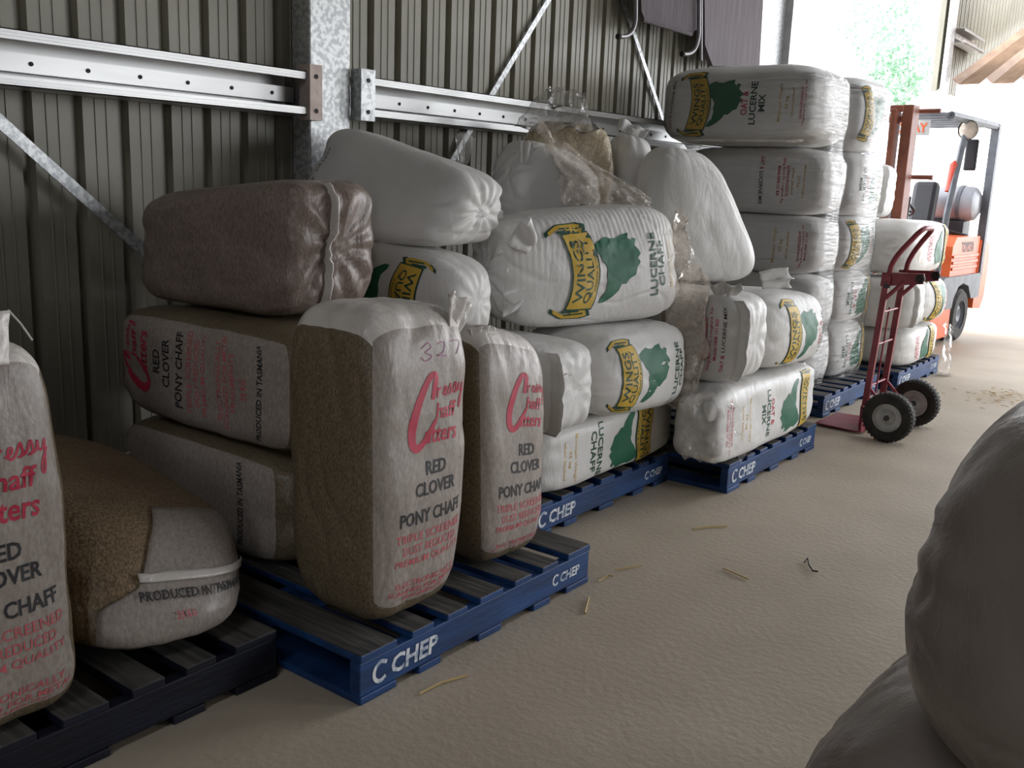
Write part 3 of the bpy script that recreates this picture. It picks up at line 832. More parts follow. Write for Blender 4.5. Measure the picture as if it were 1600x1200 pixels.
# f: tallest front bag
f_ = Bag([(-1.83, 1.82, .15), (-1.83, 2.24, .15), (-1.86, 2.29, 1.08), (-1.86, 1.83, 1.10)], (-.39, 0, 0), n=5, wr=.014, seed=2, cre=.008, bulge=.012)
f_.make('chaff_bag', 'tallest upright clover chaff bag at the front of the blue pallet, fully readable red logo', mats='film_front', smat='chaff_side', top_film=True, group=RG, N=40)
f_.lay(clover(top=-.02), 'up', at=(.02, .02))
f_.lay([stroke([(-.10, .0), (-.07, .02), (-.06, 0), (-.085, -.015), (-.06, -.03), (-.085, -.045), (-.105, -.03)], .0018, 'pencil'),
        stroke([(-.035, .01), (0, .018), (-.01, -.02), (-.035, -.03), (.005, -.035)], .0018, 'pencil'), stroke([(.03, .02), (.08, .025), (.05, -.03)], .0018, 'pencil')], 'up', at=(.35, -.22))
def fold(b, quad, amp=.018, mat='seam', name='folded_top', seed=1, n=(16, 12), label=None):
    o = sheet(name, np.array(quad), mat, b.o, amp, n, 3, seed, .003, b.org)
    if label: o['label'] = label
    return o
L_ = np.linspace
p_ = f_.pt('front', .86, .90)[0][0]
tuft(f_, p_ + (-.03, -.01, 0), (0, .25, 1), (-.25, 1, 0), .20, .13, 'seam', 2, .014, 9, label='crumpled clear corner of the bag top')
# g: second upright
g_ = Bag([(-1.89, 2.39, .15), (-1.87, 2.75, .15), (-1.92, 2.79, .91), (-1.93, 2.38, 1.01)], (-.42, .04, 0), n=5, wr=.012, seed=3, cre=.007)
g_.make('chaff_bag', 'second upright clover chaff bag just behind the tallest one on the blue pallet', mats='film_front', smat='chaff_side', top_film=True, group=RG, N=34)
g_.lay(clover(.92, top=-.09), 'up', at=(.08, .01))
p_ = g_.pt('front', -.55, .96)[0][0]
tuft(g_, p_ + (-.06, 0, -.01), (0, .1, 1), (-.2, 1, 0), .16, .07, 'seam', 3, .014, 15)
# a: nearest, cut by the left edge
a_ = Bag([(-2.12, .66, .15), (-2.12, 1.15, .15), (-2.15, 1.115, 1.06), (-2.15, .66, 1.06)], (-.36, 0, 0), n=7, wr=.014, seed=5, cre=.007)
a_.make('chaff_bag', 'nearest upright clover chaff bag cut off by the left edge of the picture', mats='film_front', smat='chaff_side', top_film=True, group=RG, N=38)
a_.lay(clover(1.04, top=-.03), 'up', at=(.14, 0))
a_.lay([stroke([(math.cos(t) * .035, math.sin(t) * .03) for t in np.linspace(.3, 6.4, 14)], .0018, 'pencil', 3), stroke([(0, .02), (.0, -.02)], .0018, 'pencil', 1)], 'up', at=(.46, .74))
fold(a_, [(-2.14, .66, 1.02), (-2.13, 1.00, 1.02), (-2.18, 1.03, 1.13), (-2.19, .66, 1.13)], .006, seed=3)
MB().tube([np.array(q) - a_.org for q in ((-2.18, 1.03, 1.13), (-2.17, 1.05, 1.10), (-2.16, 1.07, 1.06))], .0025, 6).build('twine', M['cord'], a_.o)
# b: lying, end towards the aisle
b_ = Bag([(-2.16, 1.14, .16), (-2.06, 1.66, .15), (-2.30, 1.80, .44), (-2.42, 1.14, .62)], (-.8, -.02, .12), n=3.6, wr=.02, seed=8, cre=.01, bulge=.03)
b_.make('chaff_bag', 'slumped brown chaff bag lying on its side behind the nearest upright bag', mats='chaff_brown', group=RG, N=34)
b_.flap('left', .04, 'seam', seed=3)
on_face(b_, 'end_panel', 'film_front', np.linspace(-.85, .97, 22), np.linspace(-.9, .97, 22), .004, label='paler milky end panel', left=([-.9, -.30, .0, .5, .97], [-.80, -.70, -.30, -.12, .10]))
on_face(b_, 'seam_flap', 'seam', np.linspace(-.30, .95, 26), np.linspace(.04, .15, 4), .012, label='milky folded seam across the end')
b_.lay([T('PRODUCED IN TASMANIA', 0, -.30, .36, .026, 'black', .02), T('25 KG', -.06, -.36, .06, .022, 'red2', .02)], 'up', at=(.26, .20), off=.016)
# c, d, e: stack at the back of the front pallet
c_ = nearface(-3.35, -2.36, 1.93, .15, .54, .46, n=5, wr=.016, seed=11)
c_.make('chaff_bag', 'bottom clover chaff bag of the dark stack behind the tallest upright bag', mats='film_front', smat='chaff_side', group=RG)
c_.lay([T('PRODUCED IN TASMANIA', 0, -.78, .30, .03, 'black', .02)], 'left', at=(0, .1))
d_ = nearface(-3.40, -2.30, 1.95, .54, .955, .46, n=5, wr=.018, seed=12, cre=.008)
d_.make('chaff_bag', 'middle clover chaff bag of the dark stack with sideways red logo', mats='film_front', smat='chaff_side', group=RG, N=32)
d_.lay(clover(1.1, top=-.16) + [T('25 KG', 0, -.83, .075, .034, 'red2', .02), T('PRODUCED IN TASMANIA', 0, -.92, .34, .030, 'black', .02)], 'left')
d_.flap('left', .03, 'seam', seed=5)
e_ = Bag([(-3.32, 2.02, .965), (-2.50, 2.08, .965), (-2.47, 2.08, 1.45), (-3.30, 2.02, 1.35)], (0, .42, 0), n=6, wr=.02, seed=14, cre=.010)
e_.make('chaff_bag', 'large taupe chaff bag lying on top of the dark left stack', mats='taupe_chaff', group=RG, N=36)
e_.flap('right', .045, 'seam', v=(-.92, .99), u0=-.2, wav=.012, seed=6)
MB().tube([np.array(q) for q in (onY(160, 720, 1.90), onY(180, 714, 1.90), onY(202, 707, 1.90))] and [np.array(q) - np.array(onY(180, 714, 1.90)) for q in (onY(160, 720, 1.90), onY(180, 714, 1.90), onY(202, 707, 1.90))], .004, 6).build('twine', M['cord'], c_.o).location = np.array(onY(180, 714, 1.90)) - c_.org

# ------------------------------------------------------------------ lucerne bags, middle pallet
LG = 'white lucerne chaff bags'
m1 = aisle(3.14, 4.35, -2.19, .15, .45, .5, n=6, wr=.012, seed=21)
m1.make('chaff_bag', 'bottom lucerne bag on the middle pallet, print facing the aisle', group=LG, N=30)
m1.lay(wings('lucerne', {'banner': .37, 'tree': .56, 'name': .80, 'yellow': .97}), 'right')
m1.flap('right', .035, seed=1)
m2 = nearface(-3.0, -2.12, 3.04, .44, .82, .38, n=6, wr=.012, seed=22)
m2.make('chaff_bag', 'lucerne bag with a flat seam end beside the second upright clover bag', group=LG)
m2.lay(wings('lucerne', {'strip': .80}), 'left')
m2.flap('right', .07, v=(-.95, .98), u0=-.75, seed=2)
m3 = Bag([(-2.09, 3.44, .45), (-2.05, 4.20, .42), (-2.08, 4.20, .84), (-2.12, 3.44, .83)], (-.5, 0, 0), n=4.2, wr=.016, seed=23, cre=.01, bulge=.03)
m3.make('chaff_bag', 'bulging lucerne bag under the tied top bag, yellow scroll at its left', 'bag', group=LG, N=32)
m3.lay(wings('lucerne', {'banner': .17, 'tree': .36, 'name': .58, 'yellow': .70}, .92), 'left')
# k: big tied bag
k_ = Bag([(-2.42, 3.20, .82), (-2.08, 4.14, .845), (-2.17, 4.16, 1.39), (-2.48, 3.20, 1.30)], (-.36, .13, .0), n=4.3, wr=.014, ring=.0045, seed=26, cre=.010, bulge=.025)
k_.make('chaff_bag', 'large tied lucerne bag on top at the centre with crumpled open end at left', group=LG, N=104)
k_.lay(wings('lucerne', {'banner': .36, 'tree': .57, 'name': .82, 'yellow': .95}, 1.08), 'left', off=.0045)
tuft(k_, k_.pt('front', -.86, .50)[0][0] + (.0, .0, -.02), (-.45, -.50, .45), (-.5, .1, -.7), .30, .10, 'white_bag', 3, .024, 21, 'gathered_neck', .45)
tuft(k_, k_.pt('front', -.93, -.05)[0][0] + (.0, .02, 0), (-.75, -.55, .1), (.1, -.1, -1), .36, .09, 'white_bag', 4, .020, 28, 'gathered_neck', .6)
tuft(k_, k_.pt('top', -.88, .2)[0][0], (-.3, -.25, .9), (.9, -.3, 0), .09, .06, 'white_bag', 2, .010, 23, 'top_tuft', .8)
# i: under h with upside-down scroll
i_ = Bag([(-3.15, 2.76, .82), (-2.38, 2.76, .82), (-2.38, 2.76, 1.15), (-3.15, 2.76, 1.23)], (0, .32, 0), n=4, wr=.016, seed=28, bulge=.03)
i_.make('chaff_bag', 'lucerne bag with upside-down yellow scroll behind the tallest clover bag', group=LG, N=30)
i_.lay(wings('lucerne', {'banner': .20, 'tree': .40, 'name': .62}, .95), 'right', at=(-.02, -.08))
# h: large plain white on top left
h_ = Bag([(-3.34, 2.72, 1.17), (-2.50, 2.78, 1.18), (-2.46, 2.98, 1.47), (-3.30, 2.96, 1.70)], (0, 0, 0), back=[(-3.36, 3.24, 1.17), (-2.52, 3.28, 1.18), (-2.52, 3.30, 1.46), (-3.33, 3.24, 1.66)], n=4.8, wr=.022, seed=30, cre=.012, bulge=.03)
h_.make('chaff_bag', 'big plain white bag lying on top in front of the speckled post', group=LG, N=40)
h_.lay(wings('lucerne', {'strip': .045}, .8), 'left')
h_.flap('left', .03, v=(-.9, .95), u0=.3, seed=4)
tuft(h_, h_.pt('top', .50, .5)[0][0], (0.05, 0, 1), (1, .2, 0), .10, .12, 'film', 2, .015, 31, 'clear_tuft', .3)
# j: bags under loose film behind
j1 = Bag([(-2.90, 3.64, 1.18), (-2.50, 4.06, 1.18), (-2.58, 4.14, 1.57), (-2.86, 3.76, 1.67)], (-.36, .30, .02), n=3.4, wr=.03, seed=32, cre=.016)
j1.make('chaff_bag', 'creased white bag standing behind the large tied bag', group=LG, N=40)
tuft(j1, j1.pt('front', -.80, .55)[0][0], (.1, .0, 1), (.75, .75, 0), .07, .11, 'white_bag', 2, .010, 33, 'top_tuft', .5)
j0 = Bag([(-3.22, 4.18, 1.22), (-2.74, 4.46, 1.22), (-2.78, 4.50, 1.76), (-3.18, 4.24, 1.78)], (-.14, .20, 0), n=4, wr=.025, seed=34, cre=.012)
j0.make('chaff_bag', 'golden clear film chaff bag with loose film top against the wall', mats='gold', group=LG, N=32)
fold(j0, [(-3.20, 4.16, 1.72), (-2.84, 4.42, 1.72), (-2.98, 4.48, 1.93), (-3.10, 4.34, 1.94)], .04, 'film', 'clear_top', 35, (22, 16), 'loose clear film top')
j2 = Bag([(-2.78, 4.56, 1.20), (-2.60, 4.72, 1.20), (-2.66, 4.76, 1.70), (-2.80, 4.62, 1.74)], (-.3, .26, 0), n=3.6, wr=.02, seed=36, cre=.014)
j2.make('chaff_bag', 'small white bag corner showing right of the golden film bag', group=LG)
tuft(j2, j2.pt('top', -.2, -.3)[0][0], (.2, .35, .8), (.8, .5, 0), .18, .07, 'white_bag', 2, .012, 37, 'seam_flap', .8)

# ------------------------------------------------------------------ oat and lucerne bags, jutting pallet
OG = 'white oat and lucerne mix bags'
n1 = Bag([(-1.86, 4.06, .15), (-1.86, 5.43, .15), (-1.86, 5.43, .52), (-1.88, 4.06, .53)], (-.5, 0, 0), n=6, wr=.014, seed=41,
         back=[(-2.15, 4.12, .15), (-2.38, 5.43, .15), (-2.38, 5.43, .52), (-2.15, 4.12, .53)])
n1.make('chaff_bag', 'bottom oat mix bag on the jutting pallet, print facing the aisle', group=OG, N=30)
n1.lay(wings('oat', {'banner': .26, 'tree': .47, 'name': .74, 'yellow': .96, 'addr': 1.17}), 'right')
n1.flap('right', .05, v=(-.95, .95), u0=-.6, seed=5)
n2 = nearface(-2.95, -1.87, 4.22, .53, .97, .40, n=6, wr=.010, seed=42)
n2.make('chaff_bag', 'oat mix bag with red address print and sewn end above the jutting pallet', group=OG, N=30)
n2.lay(wings('oat', {'yellow': .68, 'addr': .92, 'strip': 1.045}, 1.1), 'left')
n2.flap('right', .06, v=(-.95, .98), u0=-.75, seed=6)
tuft(n2, n2.pt('top', .82, -.6)[0][0], (.2, -.4, .7), (1, .3, .1), .16, .07, 'white_bag', 2, .014, 43, 'top_tuft', .6)
on_face(n2, 'clinging_film', 'film', L_(-.95, .05, 26), L_(-.9, .95, 20), .012, ruff=.02, freq=9, seed=6, label='clear film clinging to the bag')
n3 = Bag([(-1.87, 4.66, .535), (-1.86, 5.50, .52), (-1.90, 5.50, .90), (-1.89, 4.66, .96)], (-.5, 0, 0), n=4.2, wr=.014, ring=0, seed=44, cre=.01, bulge=.03)
n3.make('chaff_bag', 'bulging oat mix bag at the far end of the jutting pallet, yellow scroll', group=OG, N=36)
n3.lay(wings('oat', {'banner': .24, 'tree': .44, 'name': .66}, .98), 'left', at=(0, -.1))
pl = Bag([(-2.42, 4.36, .975), (-2.02, 4.98, .965), (-2.26, 4.76, 1.62), (-2.44, 4.42, 1.68)], (-.28, .16, 0), n=3.6, wr=.02, seed=46, cre=.008, bulge=.03)
pl.make('chaff_bag', 'plain white unprinted bag standing upright against the wrapped stack', group=OG, N=40)
tuft(pl, (-2.06, 4.88, .99), (.7, .7, .12), (-.3, .3, .8), .11, .17, 'white_bag', 2, .012, 47, 'tied_tail', .9)

# ------------------------------------------------------------------ wrapped stack
WG = 'oat mix bags in the wrapped stack'
zs = [.15, .54, .91, 1.30, 1.74, 2.24]
words = ['bottom', 'second', 'third', 'fourth', 'top']
stack = []
for q in range(5):
    z0, z1 = zs[q], zs[q + 1]
    x0 = -3.37 if q == 4 else -3.30
    A = nearface(x0, -2.27, 5.96 if q == 4 else 6.24, z0, z1, .74 if q == 4 else .50, n=5, wr=.014, seed=60 + q, bulge=.012)
    A.make('chaff_bag', '%s-layer bag facing us in the wrapped oat mix stack' % words[q], mats='white_bag_bright', group=WG, N=28)
    if q == 4: A.lay(wings('oat', {'strip': .08, 'banner': .32, 'tree': .50, 'name': .70, 'yellow': .88, 'addr': 1.04}, 1.05), 'left', off=.004)
    elif q == 3: A.lay(wings('oat', {'strip': .42, 'addr': .24, 'yellow': .12}, 1.0), 'right', off=.004)
    elif q == 2: A.lay(wings('oat', {'yellow': .74, 'addr': .92, 'strip': 1.05}, 1.05), 'left', off=.004)
    B = aisle(6.76, 7.44, -2.25, z0, z1, .62, n=5, wr=.014, seed=70 + q, bulge=.012)
    B.make('chaff_bag', '%s-layer bag behind the corner of the wrapped stack, facing the aisle' % words[q], mats='white_bag_bright', group=WG, N=26)
    if q in (4, 2): B.lay(wings('oat', {'banner': .12, 'tree': .30, 'name': .50}, .95), 'left', off=.004)
    else: B.lay(wings('oat', {'banner': .12, 'tree': .30, 'name': .50}, .95), 'right', off=.004)
    stack += [A, B]
fold(stack[-2], [(-2.52, 6.3, 2.14), (-2.44, 6.3, 2.14), (-2.44, 6.36, 2.22), (-2.53, 6.36, 2.21)], .015, 'seam', 'top_tuft', 51)
# ------------------------------------------------------------------ oaten stack beyond
TG = 'white oaten chaff bags on the farthest pallet'
q1 = aisle(7.60, 8.62, -2.0, .15, .46, .6, n=5, wr=.012, seed=81)
q1.make('chaff_bag', 'bottom oaten bag on the farthest pallet behind the hand truck', group=TG)
q1.lay(wings('oaten', {'banner': .34, 'tree': .52, 'name': .76}, .9), 'right', off=.004)
q1.flap('right', .04, seed=8)
q2 = nearface(-2.9, -1.98, 7.52, .46, .84, .40, n=6, wr=.01, seed=82)
q2.make('chaff_bag', 'oaten bag seen by its sewn end between the hand truck rails', group=TG)
q2.lay(wings('oaten', {'strip': .84}), 'left', off=.004)
q2.flap('right', .05, u0=-.7, seed=9)
q3 = Bag([(-2.0, 7.94, .46), (-2.0, 8.74, .44), (-2.02, 8.74, .82), (-2.02, 7.94, .86)], (-.5, 0, 0), n=3.8, wr=.016, seed=83, bulge=.04, cre=.01)
q3.make('chaff_bag', 'bulging oaten bag with yellow scroll right of the hand truck', group=TG, N=30)
q3.lay(wings('oaten', {'banner': .26, 'tree': .44, 'name': .64}, .95), 'left', off=.004)
q4 = aisle(7.56, 8.66, -2.02, .86, 1.27, .6, n=5, wr=.014, seed=84)
q4.make('chaff_bag', 'upper oaten bag behind the hand truck handle, tree and red print', group=TG, N=30)
q4.lay(wings('oaten', {'banner': .20, 'tree': .42, 'name': .68, 'yellow': .88}), 'right', off=.004)
q4.flap('right', .05, u0=-.6, seed=10)
q5 = nearface(-3.1, -2.36, 7.70, 1.27, 1.70, .45, n=6, wr=.01, seed=85)
q5.make('chaff_bag', 'topmost oaten bag mostly hidden behind the wrapped stack', group=TG)
q5.lay(wings('oaten', {'strip': .72}), 'left', off=.004)
q5.flap('right', .05, u0=-.7, seed=11)

# ------------------------------------------------------------------ dark bags at the right edge
DG = 'dark taupe bags at the right edge'
u1 = Bag([(-.40, .92, 0), (.62, .92, 0), (.62, .92, .94), (-.37, .92, .94)], (0, .60, 0), n=3.6, wr=.014, seed=91, cre=.006)
u1.make('feed_bag', 'lower dark taupe bag in the bottom right corner with glossy creases', mats='grey_bag', group=DG, N=44)
u2 = Bag([(-.245, .80, .87), (.75, .80, .87), (.75, .80, 1.37), (-.205, .80, 1.32)], (-.01, .56, 0), n=3.2, wr=.012, seed=95, cre=.005)
u2.make('feed_bag', 'big dark taupe bag bulging in from the right edge above the lower one', mats='grey_bag', group=DG, N=56)

# added bags out of view on the right, placed to shade the lower left
for k, (x, y, z, l) in enumerate([(-.05, 1.56, 0, 'bottom added shading bag of the second row right of the frame'), (0, 1.60, .5, 'middle added shading bag of the second row right of the frame'), (-.02, 1.58, 1.0, 'top added shading bag of the second row right of the frame'),
                                  (-.1, 2.2, 0, 'bottom added shading bag of the third row right of the frame'), (-.08, 2.22, .5, 'middle added shading bag of the third row right of the frame'), (.45, .12, 0, 'bottom added shading bag beside the photographer'), (.47, .14, .5, 'middle added shading bag beside the photographer'), (.46, .12, 1.0, 'top added shading bag beside the photographer')]):
    b = Bag([(x, y, z), (x + 1.1, y, z), (x + 1.1, y, z + .5), (x, y, z + .5)], (0, .58, 0), n=5, wr=.012, seed=100 + k)
    b.make('feed_bag', l, mats='grey_bag', group=DG, N=14)

# added clover bags out of view on the left, placed to block light
for k in range(8):
    y0 = -.62 if k % 2 else -.06; z0 = .15 + .43 * (k // 2)
    b = nearface(-3.32, -2.26, y0, z0, z0 + .43, .55, n=6, wr=.01, seed=130 + k)
    b.make('chaff_bag', '%s-layer %s clover bag in the added shading stack left of the frame' % (['bottom', 'second', 'third', 'top'][k // 2], 'rear' if k % 2 else 'front'), mats='film_front', smat='chaff_side', group=RG, N=12)
# ------------------------------------------------------------------ stretch wrap round the tall stack
def bvh_of(bs):
    V = []; F = []
    for b in bs:
        k = len(V); me = b.o.data
        V += [tuple(np.array(q.co) + b.org) for q in me.vertices]; F += [tuple(i + k for i in p.vertices) for p in me.polygons]
    return BVHTree.FromPolygons(V, F)
bv = bvh_of(stack)
cx, cy_ = -2.78, 6.82
th = np.radians(np.linspace(-172, 62, 110)); zz = np.linspace(.10, 2.18, 64)
R = np.zeros((len(zz), len(th)))
for i, z in enumerate(zz):
    for j, t in enumerate(th):
        d = Vector((math.cos(t), math.sin(t), 0))
        h = bv.ray_cast(Vector((cx, cy_, min(max(z, .2), 2.19))) + d * 2.5, -d)
        R[i, j] = 2.5 - h[3] if h[0] else 0
X = R * np.cos(th); Y = R * np.sin(th)
def mxf(A, k, ax):
    o = A.copy()
    for s in range(-k, k + 1): o = np.maximum(o, np.roll(A, s, ax) if ax == 0 else A)
    return o
R2 = R.copy()
for s in range(1, 4):
    up = np.vstack([R[s:], R[-1:].repeat(s, 0)]); dn = np.vstack([R[:1].repeat(s, 0), R[:-s]])
    R2 = np.maximum(R2, np.minimum(up, dn))
for _ in range(3):
    R2[1:-1] = np.maximum(R[1:-1], (R2[:-2] + 2 * R2[1:-1] + R2[2:]) / 4)
R2 += .012
V = []; F = []
nz, nt_ = R2.shape
for i in range(nz):
    for j in range(nt_): V.append((R2[i, j] * math.cos(th[j]), R2[i, j] * math.sin(th[j]), zz[i] - .10))
for i in range(nz - 1):
    for j in range(nt_ - 1): F.append((i * nt_ + j, i * nt_ + j + 1, (i + 1) * nt_ + j + 1, (i + 1) * nt_ + j))
o = link('stretch_wrap', mesh('stretch_wrap', V, F), M['wrap'], None, True); o.location = (cx, cy_, .10)
tag(o, 'clear stretch wrap around the tall stack of oat mix bags', 'plastic wrap')
# loose film
s1 = sheet('loose_film', [(-2.20, 4.06, .42), (-1.98, 4.16, .40), (-2.02, 4.22, 1.10), (-2.22, 4.16, 1.10)], 'film_tan', None, .035, (26, 44), 2.2, 61, 0, rag=.05)
tag(s1, 'tan crumpled film hanging between the lucerne and oat mix bags', 'plastic film')
s2 = sheet('loose_film', [(-2.24, 4.14, 1.06), (-2.10, 4.20, 1.06), (-2.14, 4.24, 1.34), (-2.26, 4.18, 1.36)], 'film_tan', None, .04, (22, 26), 3, 62, 0, rag=.05)
tag(s2, 'bunched tan film tuft behind the right end of the large tied bag', 'plastic film')
s3 = sheet('loose_film', [(-2.62, 3.86, 1.30), (-2.28, 4.22, 1.30), (-2.40, 4.26, 1.42), (-2.84, 3.78, 1.77)], 'film_tan', None, .022, (40, 28), 2.6, 63, 0, rag=.06)
tag(s3, 'tan film sheet draped over the creased white bag at the top', 'plastic film')
s4 = sheet('loose_film', [(-2.14, 3.06, .84), (-2.10, 3.10, .84), (-2.03, 3.16, .66), (-2.06, 3.13, .64)], 'film', None, .015, (8, 20), 4, 64, 0)
tag(s4, 'narrow twisted strip of clear film over the flat seam end', 'plastic film')
s5 = sheet('loose_film', [(-2.00, 3.98, .14), (-1.78, 4.22, .20), (-1.80, 4.18, .50), (-2.04, 4.00, .56)], 'film', None, .025, (26, 26), 1.6, 65, 0, rag=.06)
tag(s5, 'clear film veil at the near corner of the jutting pallet', 'plastic film')
a = onZ(1462, 520, .22); b = onZ(1495, 583, .0)
s6 = sheet('loose_film', [(-2.02, 8.72, .42), (-1.97, 8.80, .40), (-1.90, 8.62, .03), (-1.97, 8.56, .03)], 'film', None, .02, (10, 16), 4, 66, 0)
tag(s6, 'tail of clear film hanging off the farthest bag stack', 'plastic film')
s7 = sheet('loose_film', [(-1.99, 8.48, .015), (-1.90, 8.48, .012), (-1.86, 8.62, .012), (-1.97, 8.64, .015)], 'film', None, .010, (12, 12), 4, 67, 0)
tag(s7, 'scrap of clear film lying on the floor by the farthest pallet', 'plastic film')

# ------------------------------------------------------------------ hand truck
ht = empty('hand_truck', (-1.66, 6.2, 0)); tag(ht, 'maroon two wheeled hand truck standing in the aisle', 'hand truck')
ho = np.array((-1.66, 6.2, 0))
def H(*p): return [np.array(q) - ho for q in p]
YL, YR = 6.02, 6.36
for y, nm in ((YL, 'rail'), (YR, 'rail')):
    MB().box((-.018, -.016, 0), (.018, .016, .96), Matrix.Translation(Vector((-1.80, y, .04)) - Vector(ho)) @ Matrix.Rotation(.055, 4, 'Y'), c=.004).build(nm, M['truck_red'], ht)
xt = -1.748
pth = [(xt, YL, .93), (xt + .01, YL, 1.00)] + arc((xt + .015, YL, 1.04), (xt + .03, YL, 1.10), (xt + .09, YL + .03, 1.18), 5) + arc((xt + .13, YL + .04, 1.235), (xt + .155, YL + .05, 1.265), (xt + .155, YL + .10, 1.27), 4)
pth += [(p[0], YL + YR - p[1], p[2]) for p in pth[::-1]]
MB().tube(H(*pth), .016, 10).build('handle', M['truck_red'], ht, True)
for y in (YL, YR):
    MB().tube(H((xt, y, .91), (xt + .004, y, .955)), .021, 10).build('collar', M['dark'], ht)
def cross(name, z, r=.008):
    x = -1.80 + .055 * z
    return MB().tube(H((x, YL, z), (x, YR, z)), r, 8).build(name, M['truck_red'], ht)
for z in (.30, .56, .76): cross('cross_bar', z)
MB().tube(H((-1.785, 6.16, .12), (-1.755, 6.16, .78)), .006, 6).build('centre_strut', M['truck_red'], ht)
MB().box(np.array((-1.765, YL - .02, .93)) - ho, np.array((-1.72, YR + .02, .985)) - ho, c=.004).build('upper_plate', M['truck_red'], ht)
for y in (YL, YR):
    MB().prism([(-.035, -.035), (.21, .0), (.21, .06), (-.03, .05)], y - .006 - ho[1], y + .006 - ho[1], 'y', Matrix.Translation((xt - ho[0], 0, .95))).build('folding_bracket', M['truck_red'], ht)
    MB().tube(H((xt + .19, y - .016, .98), (xt + .19, y + .016, .98)), .026, 12).build('bracket_knob', M['rubber'], ht)
    MB().tube(H((xt - .01, y, .83), (xt + .10, y, .955)), .013, 8).build('diagonal_brace', M['truck_red'], ht)
# toe plate and axle
MB().prism([(YL - .06, 0), (YR + .06, 0), (YR + .03, -.30), (YL - .03, -.30)], .012, .02, 'z', Matrix(((0, 1, 0, -1.78 - ho[0]), (1, 0, 0, -ho[1]), (0, 0, 1, 0), (0, 0, 0, 1)))).build('toe_plate', M['truck_red'], ht)
MB().box(np.array((-1.805, YL - .05, .012)) - ho, np.array((-1.785, YR + .05, .18)) - ho, c=.004).build('back_plate', M['truck_red'], ht)
WC = (-1.615, None, .15)
MB().tube(H((WC[0], YL - .12, .15), (WC[0], YR + .12, .15)), .011, 8).build('axle', M['dark'], ht)
for y in (YL, YR):
    MB().tube(H((-1.77, y, .28), (-1.69, y + .0, .20), (WC[0], y, .15)), .010, 8).build('axle_stay', M['truck_red'], ht)
for y, sg in ((YL - .11, -1), (YR + .11, 1)):
    wh = MB()
    prof = [(.085, -.036), (.115, -.045), (.138, -.040), (.149, -.022), (.151, 0), (.149, .022), (.138, .040), (.115, .045), (.085, .036)]
    wh.lathe(prof, H((WC[0], y, .151))[0], (0, 1, 0), 40)
    for k in range(36):
        a = 2 * math.pi * k / 36
        for s in (-1, 1):
            c = H((WC[0] + math.cos(a + s * .04) * .149, y + s * .024, .151 + math.sin(a + s * .04) * .149))[0]
            Mx = Matrix.Translation(Vector(c)) @ Matrix.Rotation(-a, 4, 'Y')
            wh.box((-.006, -.012, -.004), (.0025, .012, .004), Mx)
    tyre = wh.build('wheel_tyre', M['rubber'], ht, True)
    rm = MB().lathe([(.086, -.034), (.080, -.036), (.072, -.020), (.045, -.012), (.036, -.030), (.018, -.040), (.018, .040), (.036, .030), (.045, .012), (.072, .02), (.080, .036), (.086, .034)], H((WC[0], y, .151))[0], (0, 1, 0), 32).build('wheel_rim', M['rim'], tyre, True)
    MB().lathe([(0, -.055), (.016, -.055), (.018, -.03), (.018, .03), (.016, .055), (0, .055)], H((WC[0], y, .151))[0], (0, 1, 0), 12).build('hub', M['dark'], tyre, True)

# ------------------------------------------------------------------ forklift (local x = to its left (towards the aisle), y = rearward)
fk = empty('forklift', (-2.36, 10.80, 0), math.radians(-3)); tag(fk, 'orange forklift parked in the bright doorway with overhead guard', 'forklift')
def fb(name, lo, hi, mat, c=.012, M_=None): return MB().box(lo, hi, M_, c).build(name, M[mat], fk)
WID = 1.02
# rear wheels, drive wheels
for (x, y, r, wd) in ((-.10, 0, .27, .20), (-WID + .10, 0, .27, .20), (-.12, -1.42, .33, .24), (-WID + .12, -1.42, .33, .24)):
    ty = MB().lathe([(r * .55, -wd / 2), (r * .9, -wd / 2), (r, -wd * .36), (r, wd * .36), (r * .9, wd / 2), (r * .55, wd / 2)], (x, y, r), (1, 0, 0), 36).build('wheel_tyre', M['rubber'], fk, True)
    MB().lathe([(0, -wd * .3), (r * .25, -wd * .4), (r * .5, -wd * .25), (r * .57, -wd * .46), (r * .57, wd * .46), (r * .5, wd * .25), (r * .25, wd * .4), (0, wd * .3)], (x, y, r), (1, 0, 0), 28).build('wheel_rim', M['fork_grey'], ty, True)
# chassis with a cut wheel arch
prof = [(-1.7, .38), (-.68, .38), (-.60, .36), (-.30, .36), (-.27, .46), (-.15, .57), (.0, .60), (.2, .56), (.34, .42), (.62, .42), (.62, .68), (-.62, .68), (-.75, .62), (-1.7, .62)]
MB().prism(prof, -WID + .02, -.01, 'x').build('chassis', M['fork_grey'], fk)
fb('side_panel', (-.30, -.92, .07), (-.015, -.30, .385), 'orange')
fb('side_panel', (-WID + .02, -.92, .07), (-WID + .30, -.30, .385), 'orange')
fb('under_body', (-WID + .25, -1.6, .14), (-.25, .5, .4), 'fork_black')
fb('battery_box', (-.30, -.72, .40), (-.02, -.48, .66), 'fork_black')
